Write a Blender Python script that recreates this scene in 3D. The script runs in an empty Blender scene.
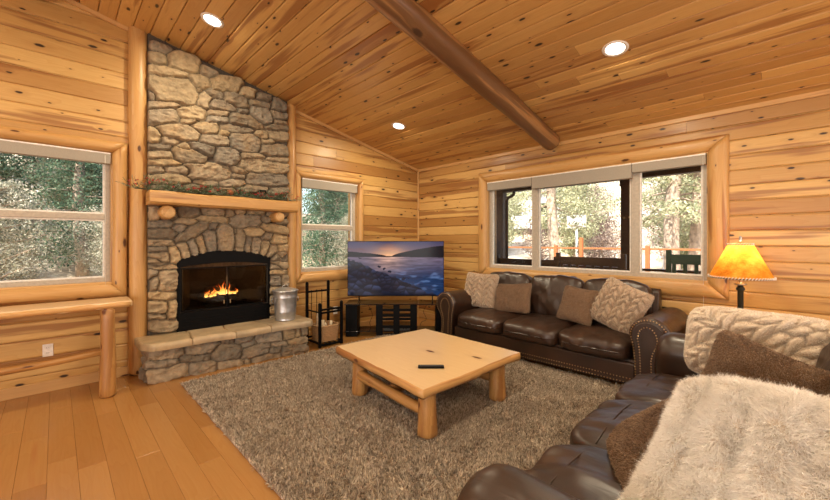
import bpy, bmesh, math, random
import numpy as np
from mathutils import Vector, Matrix
C = bpy.context.scene.collection
PI = math.pi
random.seed(7)
RNG = np.random.default_rng(11)

# ---------------------------------------------------------------- noise
def _h(ix, iy, iz, s):
    n = (ix * 374761393 + iy * 668265263 + iz * 2147483647 + s * 974711) & 0xffffffff
    n = ((n ^ (n >> 13)) * 1274126177) & 0xffffffff
    n = (n ^ (n >> 16)) & 0xffffffff
    return n / 4294967295.0
def vn(P, scale=1.0, seed=0):
    """value noise -1..1 on an (N,3) array"""
    P = np.asarray(P, float) * scale + 1000.0
    i = np.floor(P).astype(np.int64); f = P - i; f = f * f * (3 - 2 * f)
    r = 0
    for dx in (0, 1):
        for dy in (0, 1):
            for dz in (0, 1):
                w = (f[:, 0] if dx else 1 - f[:, 0]) * (f[:, 1] if dy else 1 - f[:, 1]) * (f[:, 2] if dz else 1 - f[:, 2])
                r = r + w * _h(i[:, 0] + dx, i[:, 1] + dy, i[:, 2] + dz, seed)
    return r * 2 - 1
def fbm(P, scale=1.0, seed=0, octv=3):
    r = 0; a = 1; t = 0
    for k in range(octv):
        r = r + a * vn(P, scale * 2 ** k, seed + k); t += a; a *= .5
    return r / t

# ---------------------------------------------------------------- object helpers
def tag(o, label, cat, group=None, kind=None):
    if label: o['label'] = label
    if cat: o['category'] = cat
    if group: o['group'] = group
    if kind: o['kind'] = kind
    return o
def empty(name, loc=(0, 0, 0), rz=0, label=None, cat=None, group=None, kind=None):
    o = bpy.data.objects.new(name, None); C.objects.link(o)
    o.location = loc; o.rotation_euler = (0, 0, rz)
    return tag(o, label, cat, group, kind)
def link(name, me, mat=None, parent=None, loc=None):
    o = bpy.data.objects.new(name, me); C.objects.link(o)
    if mat:
        for m in (mat if isinstance(mat, (list, tuple)) else [mat]): me.materials.append(m)
    if parent is not None: o.parent = parent
    if loc is not None: o.location = loc
    return o
def copy_tree(o, parent=None, label=None):
    c = o.copy(); C.objects.link(c); c.parent = parent
    if label: c['label'] = label
    for ch in list(o.children): copy_tree(ch, c)
    return c

class MB:
    """collects shapes into one mesh; every face corner has a uv in metres (u along the grain)"""
    def __init__(s): s.v = []; s.f = []; s.uv = []; s.mi = []; s.sm = []
    def add(s, V, F, UV=None, mi=0, smooth=True):
        o = len(s.v); s.v += [tuple(p) for p in V]
        for k, f in enumerate(F):
            s.f.append([i + o for i in f]); s.mi.append(mi); s.sm.append(smooth)
            if UV is not None: s.uv.append(UV[k])
            else:
                a, b, c = (Vector(V[f[0]]), Vector(V[f[1]]), Vector(V[f[2]])); n = (b - a).cross(c - a)
                ax = max(range(3), key=lambda i: abs(n[i]))
                ij = [(1, 2), (0, 2), (0, 1)][ax]
                s.uv.append([(V[i][ij[0]], V[i][ij[1]]) for i in f])
        return s
    def box(s, x0, x1, y0, y1, z0, z1, bev=0.0, axis=0, mi=0, M=None, seg=2):
        bm = bmesh.new(); bmesh.ops.create_cube(bm, size=1)
        for v in bm.verts: v.co = Vector(((x0 + x1) / 2 + v.co.x * (x1 - x0), (y0 + y1) / 2 + v.co.y * (y1 - y0), (z0 + z1) / 2 + v.co.z * (z1 - z0)))
        if bev > 0: bmesh.ops.bevel(bm, geom=bm.edges[:] , offset=bev, segments=seg, affect='EDGES', profile=.5)
        bm.normal_update()
        V = [v.co.copy() for v in bm.verts]; F = []; UV = []
        for f in bm.faces:
            F.append([v.index for v in f.verts]); n = f.normal
            ax = max(range(3), key=lambda i: abs(n[i])); oth = [i for i in range(3) if i != ax]
            if axis in oth: u = axis; w = [i for i in oth if i != axis][0]
            else: u, w = oth
            UV.append([(v.co[u], v.co[w] + n[ax] * .3) for v in f.verts])
        bm.free()
        if M is not None: V = [M @ p for p in V]
        return s.add(V, F, UV, mi, smooth=False)
    def tube(s, pts, rads, n=10, mi=0, cap=True, wob=0.0, seed=0, flat=1.0):
        pts = [Vector(p) for p in pts]; m = len(pts)
        if not isinstance(rads, (list, tuple)): rads = [rads] * m
        V = []; L = [0]
        for i in range(1, m): L.append(L[-1] + (pts[i] - pts[i - 1]).length)
        T0 = (pts[1] - pts[0]).normalized(); up = Vector((0, 0, 1)) if abs(T0.z) < .9 else Vector((1, 0, 0))
        A = T0.cross(up).normalized()
        for i in range(m):
            T = (pts[min(i + 1, m - 1)] - pts[max(i - 1, 0)]).normalized()
            A = (A - T * A.dot(T)).normalized(); B = T.cross(A)
            for k in range(n):
                a = 2 * PI * k / n; r = rads[i]
                if wob: r *= 1 + wob * float(vn([[L[i] * 2.2 + seed * 7, math.cos(a) * 1.2, math.sin(a) * 1.2]], 1.7, seed)[0])
                V.append(pts[i] + A * math.cos(a) * r + B * math.sin(a) * r * flat)
        F = []; UV = []
        for i in range(m - 1):
            for k in range(n):
                k2 = (k + 1) % n; rr = max(rads[i], .004)
                F.append([i * n + k, i * n + k2, (i + 1) * n + k2, (i + 1) * n + k])
                va, vb = 2 * PI * k / n * rr, 2 * PI * (k + 1) / n * rr
                UV.append([(L[i], va), (L[i], vb), (L[i + 1], vb), (L[i + 1], va)])
        if cap:
            for (i, rev) in ((0, True), (m - 1, False)):
                f = [i * n + k for k in range(n)]
                if rev: f = f[::-1]
                F.append(f); UV.append([(V[j].x * 3 + V[j].y * 3, V[j].z * 3) for j in f])
        return s.add(V, F, UV, mi)
    def log(s, p0, p1, r0, r1=None, n=18, wob=.06, seed=0, segs=None, bow=0, rnd=True, mi=0):
        p0 = Vector(p0); p1 = Vector(p1); r1 = r0 if r1 is None else r1; Ln = (p1 - p0).length
        segs = segs or max(6, int(Ln / .08)); rr = random.Random(seed)
        side = (p1 - p0).cross(Vector((.3, .5, .8))).normalized()
        pts = []; rad = []; e = min(.03, r0 * .3)
        ts = [0, e / Ln] + [i / segs for i in range(1, segs)] + [1 - e / Ln, 1]
        for t in ts:
            pts.append(p0.lerp(p1, t) + side * (bow * math.sin(PI * t) + .004 * math.sin(t * 9 + seed)))
            R = r0 + (r1 - r0) * t
            if t in (0, 1) and rnd: R -= e
            rad.append(R)
        return s.tube(pts, rad, n, mi, True, wob, seed)
    def ball(s, c, r, n=10, m=6, mi=0):
        V = []; F = []
        if not isinstance(r, (tuple, list)): r = (r, r, r)
        for j in range(m + 1):
            for k in range(n):
                a = 2 * PI * k / n; b = PI * j / m
                V.append((c[0] + r[0] * math.sin(b) * math.cos(a), c[1] + r[1] * math.sin(b) * math.sin(a), c[2] + r[2] * math.cos(b)))
        for j in range(m):
            for k in range(n):
                F.append([j * n + k, (j + 1) * n + k, (j + 1) * n + (k + 1) % n, j * n + (k + 1) % n])
        return s.add(V, F, None, mi)
    def lathe(s, prof, c=(0, 0, 0), n=32, mi=0, M=None):
        V = []; F = []; UV = []
        for (r, z) in prof:
            for k in range(n):
                a = 2 * PI * k / n; V.append(Vector((c[0] + r * math.cos(a), c[1] + r * math.sin(a), c[2] + z)))
        for j in range(len(prof) - 1):
            for k in range(n):
                k2 = (k + 1) % n; F.append([j * n + k, j * n + k2, (j + 1) * n + k2, (j + 1) * n + k])
                UV.append([(k / n, prof[j][1]), ((k + 1) / n, prof[j][1]), ((k + 1) / n, prof[j + 1][1]), (k / n, prof[j + 1][1])])
        if M is not None: V = [M @ p for p in V]
        return s.add(V, F, UV, mi)
    def extrude(s, poly, d, plane='xz', off=0.0, bev=0.0, mi=0, M=None, axis=None, smooth=False):
        """extrude a 2-D outline by d along the missing axis"""
        bm = bmesh.new()
        def P(a, b, c): return {'xz': (a, c, b), 'xy': (a, b, c), 'yz': (c, a, b)}[plane]
        vs = [bm.verts.new(P(a, b, off)) for a, b in poly]; f = bm.faces.new(vs)
        r = bmesh.ops.extrude_face_region(bm, geom=[f])
        nv = [g for g in r['geom'] if isinstance(g, bmesh.types.BMVert)]
        dv = Vector(P(0, 0, d)); bmesh.ops.translate(bm, vec=dv, verts=nv)
        bmesh.ops.recalc_face_normals(bm, faces=bm.faces[:])
        if bev > 0:
            es = [e for e in bm.edges if len(e.link_faces) == 2 and e.calc_face_angle() > .5]
            bmesh.ops.bevel(bm, geom=es, offset=bev, segments=2, affect='EDGES', profile=.5, clamp_overlap=True)
        bm.normal_update(); bm.verts.index_update()
        V = [v.co.copy() for v in bm.verts]; F = []; UV = []
        for f in bm.faces:
            F.append([v.index for v in f.verts]); n = f.normal
            ax = max(range(3), key=lambda i: abs(n[i])); oth = [i for i in range(3) if i != ax]
            if axis is not None and axis in oth: u = axis; w = [i for i in oth if i != axis][0]
            else: u, w = oth
            UV.append([(v.co[u], v.co[w]) for v in f.verts])
        bm.free()
        if M is not None: V = [M @ p for p in V]
        return s.add(V, F, UV, mi, smooth)
    def build(s, name, mat, parent=None, loc=None, xf=None):
        me = bpy.data.meshes.new(name)
        V = s.v if xf is None else [xf @ Vector(p) for p in s.v]
        me.from_pydata([tuple(p) for p in V], [], s.f)
        uvl = me.uv_layers.new(name='UVMap')
        flat = [c for f in s.uv for c in f]
        uvl.data.foreach_set('uv', np.array(flat, 'f').ravel())
        me.polygons.foreach_set('use_smooth', s.sm)
        o = link(name, me, mat, parent, loc)
        me.polygons.foreach_set('material_index', s.mi)
        me.update()
        return o
def np_mesh(name, V, F, mat, parent=None, col=None, smooth=True, loc=None, uv=None):
    """F is an (M,k) array with k = 3 or 4"""
    V = np.asarray(V, 'f'); F = np.asarray(F, np.int32); k = F.shape[1]
    me = bpy.data.meshes.new(name)
    me.vertices.add(len(V)); me.vertices.foreach_set('co', V.ravel())
    me.loops.add(F.size); me.loops.foreach_set('vertex_index', F.ravel())
    me.polygons.add(len(F)); me.polygons.foreach_set('loop_start', np.arange(0, F.size, k, dtype=np.int32))
    me.polygons.foreach_set('loop_total', np.full(len(F), k, np.int32))
    me.polygons.foreach_set('use_smooth', np.full(len(F), smooth))
    me.update(calc_edges=True)
    if col is not None:
        ca = me.color_attributes.new('Col', 'FLOAT_COLOR', 'POINT')
        c4 = np.ones((len(V), 4), 'f'); c4[:, :3] = col; ca.data.foreach_set('color', c4.ravel())
    if uv is not None:
        ul = me.uv_layers.new(name='UVMap'); ul.data.foreach_set('uv', np.asarray(uv, 'f')[F.ravel()].ravel())
    return link(name, me, mat, parent, loc)
def grid_faces(nu, nv, off=0, flip=False):
    i = np.arange(nu - 1)[:, None] * nv + np.arange(nv - 1)[None, :] + off
    q = np.stack([i, i + nv, i + nv + 1, i + 1], -1).reshape(-1, 4)
    return q[:, ::-1] if flip else q

# ---------------------------------------------------------------- material helpers
def new_mat(name):
    m = bpy.data.materials.new(name); m.use_nodes = True; nt = m.node_tree
    b = nt.nodes['Principled BSDF']; return m, nt, b
def N(nt, t, **kw):
    n = nt.nodes.new(t)
    for k, v in kw.items(): setattr(n, k, v)
    return n
def setin(n, **kw):
    for k, v in kw.items(): n.inputs[k.replace('_', ' ')].default_value = v
    return n
def math_n(nt, op, a, b=None, clamp=False):
    n = N(nt, 'ShaderNodeMath', operation=op); n.use_clamp = clamp
    for i, x in enumerate((a, b)):
        if x is None: continue
        if isinstance(x, (int, float)): n.inputs[i].default_value = x
        else: nt.links.new(x, n.inputs[i])
    return n.outputs[0]
def mixc(nt, fac, a, b, blend='MIX'):
    n = N(nt, 'ShaderNodeMix', data_type='RGBA', blend_type=blend)
    for i, x in ((0, fac), (6, a), (7, b)):
        if isinstance(x, (int, float)): n.inputs[i].default_value = x
        elif isinstance(x, tuple): n.inputs[i].default_value = (*x[:3], 1)
        else: nt.links.new(x, n.inputs[i])
    return n.outputs[2]
def ramp(nt, x, stops, interp='LINEAR'):
    n = N(nt, 'ShaderNodeValToRGB'); e = n.color_ramp; e.interpolation = interp
    while len(e.elements) < len(stops): e.elements.new(.5)
    for el, (p, c) in zip(e.elements, stops):
        el.position = p; el.color = (*c[:3], 1) if isinstance(c, tuple) else (c, c, c, 1)
    nt.links.new(x, n.inputs[0]); return n.outputs[0]
def combine(nt, x, y, z):
    n = N(nt, 'ShaderNodeCombineXYZ')
    for i, a in enumerate((x, y, z)):
        if isinstance(a, (int, float)): n.inputs[i].default_value = a
        else: nt.links.new(a, n.inputs[i])
    return n.outputs[0]
def noise(nt, vec, scale, detail=3, rough=.5, dist=0, dim='3D'):
    n = N(nt, 'ShaderNodeTexNoise', noise_dimensions=dim); setin(n, Scale=scale, Detail=detail, Roughness=rough, Distortion=dist)
    if vec is not None: nt.links.new(vec, n.inputs['Vector'])
    return n.outputs['Fac']
def bump(nt, b, h, strength=.3, dist=.01):
    n = N(nt, 'ShaderNodeBump'); setin(n, Strength=strength, Distance=dist)
    nt.links.new(h, n.inputs['Height']); nt.links.new(n.outputs[0], b.inputs['Normal'])
def plain(name, col, rough=.5, metal=0.0, bumps=0, scale=40, var=.12, spec=None, coat=0):
    m, nt, b = new_mat(name)
    tc = N(nt, 'ShaderNodeTexCoord').outputs['Object']
    nz = noise(nt, tc, scale, 4)
    c1 = tuple(c * (1 - var) for c in col); c2 = tuple(min(1, c * (1 + var)) for c in col)
    nt.links.new(ramp(nt, nz, [(.3, c1), (.7, c2)]), b.inputs['Base Color'])
    setin(b, Roughness=rough, Metallic=metal)
    if spec is not None: b.inputs['Specular IOR Level'].default_value = spec
    if coat: b.inputs['Coat Weight'].default_value = coat
    if bumps: bump(nt, b, nz, bumps, .005)
    return m
def emis(name, col, st):
    m, nt, b = new_mat(name)
    setin(b, Emission_Color=(*col, 1), Emission_Strength=st, Base_Color=(*col, 1)); return m

def wood(name, tones, knot=(.09, .022, .006), streak=(.28, .095, .022), rough=.42, kden=.45, ksize=1.0, sden=.62, grain=.16, coat=.15, bumpy=.15, ku=2.6, kv=6.5):
    m, nt, b = new_mat(name); L = nt.links
    uv = N(nt, 'ShaderNodeUVMap').outputs[0]
    sep = N(nt, 'ShaderNodeSeparateXYZ'); L.new(uv, sep.inputs[0]); u, v = sep.outputs[0], sep.outputs[1]
    rnd = N(nt, 'ShaderNodeNewGeometry').outputs['Random Per Island']
    oi = N(nt, 'ShaderNodeObjectInfo').outputs['Random']
    r = math_n(nt, 'FRACT', math_n(nt, 'ADD', rnd, oi))
    u = math_n(nt, 'ADD', u, math_n(nt, 'MULTIPLY', r, 37.0)); v = math_n(nt, 'ADD', v, math_n(nt, 'MULTIPLY', r, 13.0))
    # knots
    vo = N(nt, 'ShaderNodeTexVoronoi', voronoi_dimensions='2D', feature='F1'); setin(vo, Scale=1.0, Randomness=.95)
    L.new(combine(nt, math_n(nt, 'MULTIPLY', u, ku), math_n(nt, 'MULTIPLY', v, kv), 0), vo.inputs['Vector'])
    d = vo.outputs['Distance']; sc = N(nt, 'ShaderNodeSeparateColor'); L.new(vo.outputs['Color'], sc.inputs[0])
    gate = math_n(nt, 'LESS_THAN', sc.outputs[0], kden)
    rad = math_n(nt, 'MULTIPLY', math_n(nt, 'ADD', math_n(nt, 'MULTIPLY', math_n(nt, 'POWER', sc.outputs[1], 1.6), .125), .035), ksize)
    nn = noise(nt, combine(nt, math_n(nt, 'MULTIPLY', u, 40), math_n(nt, 'MULTIPLY', v, 60), 0), 1, 2)
    dd = math_n(nt, 'ADD', d, math_n(nt, 'MULTIPLY', math_n(nt, 'SUBTRACT', nn, .5), .05))
    q = math_n(nt, 'DIVIDE', dd, rad)
    kn = math_n(nt, 'MULTIPLY', ramp(nt, q, [(0, 1.0), (.55, 1.0), (.95, 0.0)]), gate)
    halo = math_n(nt, 'MULTIPLY', ramp(nt, math_n(nt, 'DIVIDE', q, 3.2), [(0, 1.0), (.9, 0.0)]), gate)
    # grain
    warp = noise(nt, combine(nt, math_n(nt, 'MULTIPLY', u, 1.1), math_n(nt, 'MULTIPLY', v, 7), r), 1, 2)
    vv = math_n(nt, 'ADD', v, math_n(nt, 'MULTIPLY', halo, .035))
    g1 = noise(nt, combine(nt, math_n(nt, 'MULTIPLY', u, 2.2), math_n(nt, 'MULTIPLY', vv, 90), 0), 1, 4, .6)
    ring = math_n(nt, 'FRACT', math_n(nt, 'ADD', math_n(nt, 'MULTIPLY', warp, 9), math_n(nt, 'MULTIPLY', vv, 12)))
    ring = ramp(nt, ring, [(0, .0), (.75, .55), (.95, 1.0), (1, 0.0)])
    st = noise(nt, combine(nt, math_n(nt, 'MULTIPLY', u, .55), math_n(nt, 'MULTIPLY', vv, 9), math_n(nt, 'MULTIPLY', r, 9)), 1, 3, .55)
    st = ramp(nt, st, [(sden, 0.0), (sden + .07, 1.0)])
    base = ramp(nt, rnd, [(i / max(1, len(tones) - 1), t) for i, t in enumerate(tones)])
    dark = mixc(nt, 1.0, base, (.80, .66, .50), 'MULTIPLY')
    c = mixc(nt, math_n(nt, 'MULTIPLY', ring, grain * 2.2), base, dark)
    c = mixc(nt, math_n(nt, 'MULTIPLY', ramp(nt, g1, [(.35, 0.0), (.75, 1.0)]), grain * 2.5), c, dark)
    c = mixc(nt, math_n(nt, 'MULTIPLY', st, .72), c, streak)
    c = mixc(nt, math_n(nt, 'MULTIPLY', halo, .42), c, tuple(.5 * (s + t) for s, t in zip(streak, tones[0])))
    c = mixc(nt, math_n(nt, 'MULTIPLY', kn, .97), c, knot)
    L.new(c, b.inputs['Base Color']); setin(b, Roughness=rough); b.inputs['Coat Weight'].default_value = coat; b.inputs['Coat Roughness'].default_value = .25
    if bumpy: bump(nt, b, math_n(nt, 'SUBTRACT', g1, kn), bumpy, .004)
    return m

M = {}
M['wall'] = wood('knotty_pine_wall', [(.50, .285, .085), (.60, .37, .125), (.68, .44, .165), (.40, .205, .060), (.63, .40, .14), (.74, .51, .21)], kden=.58, sden=.545, ksize=1.0, ku=3.4, kv=8.5, knot=(.022, .008, .004), streak=(.24, .085, .022))
M['ceil'] = wood('knotty_pine_ceiling', [(.55, .31, .095), (.66, .405, .14), (.72, .465, .17), (.46, .24, .072), (.64, .39, .135)], kden=.55, sden=.56, grain=.14, ksize=1.0, ku=3.2, kv=8.0, knot=(.020, .007, .0035))
M['trim'] = wood('pine_trim', [(.62, .38, .15), (.68, .43, .18)], kden=.3, sden=.68, grain=.12)
M['log'] = wood('peeled_log', [(.56, .325, .115), (.62, .375, .14)], kden=.45, sden=.60, grain=.2, ksize=.9, ku=2.2, kv=5, knot=(.08, .025, .008))
M['beam'] = wood('dark_log_beam', [(.34, .185, .075), (.38, .21, .09)], streak=(.10, .045, .02), kden=.5, sden=.44, grain=.45, knot=(.05, .02, .01), ku=1.5, kv=3)
M['slabwood'] = wood('pine_slab', [(.76, .55, .30), (.80, .59, .34)], kden=.10, sden=.75, grain=.10, rough=.28, coat=.4)
M['slabedge'] = wood('live_edge', [(.60, .34, .12), (.66, .40, .16)], kden=.35, sden=.5, grain=.2)
M['rustic'] = wood('rustic_log', [(.50, .27, .085), (.60, .35, .125)], kden=.5, sden=.50, grain=.3, streak=(.30, .13, .04), ku=3, kv=6)
M['floor'] = wood('floor_board', [(.34, .16, .045), (.40, .20, .06), (.44, .23, .075), (.37, .18, .052)], kden=.0, sden=.68, grain=.10, rough=.26, coat=.35, bumpy=.05, streak=(.36, .14, .04))
M['endgrain'] = plain('log_end', (.66, .42, .19), .6, scale=30)
M['black'] = plain('black_metal', (.0025, .0025, .003), .5, 0, spec=.12)
M['blackmatte'] = plain('black_matte', (.012, .012, .012), .7)
M['vinyl'] = plain('window_vinyl', (.46, .41, .34), .45)
M['shade_fab'] = plain('roller_fabric', (.36, .325, .27), .9, scale=300)
M['white'] = plain('white_trim', (.85, .82, .76), .4)
M['galv'] = plain('galvanised_steel', (.55, .56, .57), .36, .8, bumps=.05, scale=14, var=.2)
M['wicker'] = plain('wicker', (.42, .25, .12), .7, bumps=.5, scale=90, var=.4)
M['nail'] = plain('antique_brass_nail', (.55, .38, .20), .3, .9)
M['orange_post'] = plain('cedar_post', (.36, .115, .035), .6)
M['deckbrown'] = plain('dark_stained_deck', (.055, .028, .020), .6)
M['green'] = plain('green_paint', (.02, .07, .05), .5)
M['bark'] = plain('pine_bark', (.36, .27, .20), .9, bumps=.8, scale=9, var=.4)
M['bluep'] = plain('blue_plastic', (.04, .12, .5), .5)
M['housewall'] = plain('pale_siding', (.55, .55, .56), .8)
M['birch'] = plain('birch_bark', (.70, .58, .40), .8, var=.25)
M['firelog'] = plain('charred_log', (.07, .05, .04), .9, bumps=.6, scale=30, var=.5)

def glass():
    m = bpy.data.materials.new('window_glass'); m.use_nodes = True; nt = m.node_tree; nt.nodes.clear()
    o = N(nt, 'ShaderNodeOutputMaterial'); t = N(nt, 'ShaderNodeBsdfTransparent'); g = N(nt, 'ShaderNodeBsdfGlossy'); g.inputs['Roughness'].default_value = .02
    t.inputs[0].default_value = (.97, .98, .97, 1)
    fr = N(nt, 'ShaderNodeFresnel'); fr.inputs[0].default_value = 1.35; mx = N(nt, 'ShaderNodeMixShader')
    nt.links.new(fr.outputs[0], mx.inputs[0]); nt.links.new(t.outputs[0], mx.inputs[1]); nt.links.new(g.outputs[0], mx.inputs[2]); nt.links.new(mx.outputs[0], o.inputs[0])
    return m
M['glass'] = glass()

def leather():
    m, nt, b = new_mat('brown_leather'); tc = N(nt, 'ShaderNodeTexCoord').outputs['Object']
    n1 = noise(nt, tc, 3, 2, .5, .3); n2 = noise(nt, tc, 160, 2); n3 = noise(nt, tc, 22, 3, .6, 1.5)
    c = ramp(nt, n1, [(.25, (.018, .008, .0042)), (.55, (.036, .016, .0085)), (.8, (.066, .031, .016))])
    nt.links.new(c, b.inputs['Base Color'])
    nt.links.new(ramp(nt, n3, [(.3, .33), (.7, .42)]), b.inputs['Roughness'])
    h = noise(nt, tc, 9, 2, .5, .2)
    mp = N(nt, 'ShaderNodeMapping'); mp.inputs['Scale'].default_value = (26, 5, 8); mp.inputs['Rotation'].default_value = (0, 0, .35); nt.links.new(tc, mp.inputs[0]); h = math_n(nt, 'ADD', math_n(nt, 'MULTIPLY', h, .5), math_n(nt, 'MULTIPLY', noise(nt, mp.outputs[0], 1, 2, .5, .8), .55))
    bump(nt, b, h, .38, .010); b.inputs['Specular IOR Level'].default_value = .75
    return m
M['leather'] = leather()
def vcol(name, rough=.85, bumpsc=None, var=.25, bs=.5, bdist=.01, sheen=0):
    m, nt, b = new_mat(name); a = N(nt, 'ShaderNodeVertexColor', layer_name='Col').outputs[0]
    tc = N(nt, 'ShaderNodeTexCoord').outputs['Object']; n1 = noise(nt, tc, bumpsc or 20, 5, .6)
    c = mixc(nt, 1.0, a, ramp(nt, n1, [(.25, 1 - var * 1.2), (.75, 1 + var)]), 'MULTIPLY')
    nt.links.new(c, b.inputs['Base Color']); setin(b, Roughness=rough)
    if bs: bump(nt, b, n1, bs, bdist)
    return m
M['stone'] = vcol('field_stone', .8, 16, .32, .8, .02)
def furmat(name, c1, c2, rough=.9, sc=9, w=.4):
    m, nt, b = new_mat(name); r = N(nt, 'ShaderNodeNewGeometry').outputs['Random Per Island']
    tc = N(nt, 'ShaderNodeTexCoord').outputs['Object']; n1 = noise(nt, tc, sc, 3)
    f = math_n(nt, 'ADD', math_n(nt, 'MULTIPLY', r, 1 - w), math_n(nt, 'MULTIPLY', n1, w))
    nt.links.new(ramp(nt, f, [(.2, c1), (.8, c2)]), b.inputs['Base Color']); setin(b, Roughness=rough)
    b.inputs['Sheen Weight'].default_value = .25
    return m
M['rugpile'] = furmat('shag_pile', (.11, .08, .053), (.80, .68, .53), sc=34, w=.5)
M['rugbase'] = plain('rug_backing', (.30, .22, .16), .95)
M['fur_white'] = furmat('white_faux_fur', (.76, .67, .56), (.93, .86, .76))
M['fur_white2'] = furmat('fluffy_white_fur', (.90, .85, .79), (.99, .96, .92))
M['fur_brown'] = furmat('brown_faux_fur', (.13, .075, .042), (.48, .33, .215))
M['fur_beige'] = furmat('beige_braided_fur', (.52, .41, .30), (.78, .66, .52))
M['skin_white'] = plain('white_fur_backing', (.74, .64, .53), .95)
M['skin_brown'] = plain('brown_fur_backing', (.22, .13, .072), .95)
M['skin_beige'] = plain('beige_fur_backing', (.46, .34, .24), .95)
EXPO = 0.26
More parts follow.
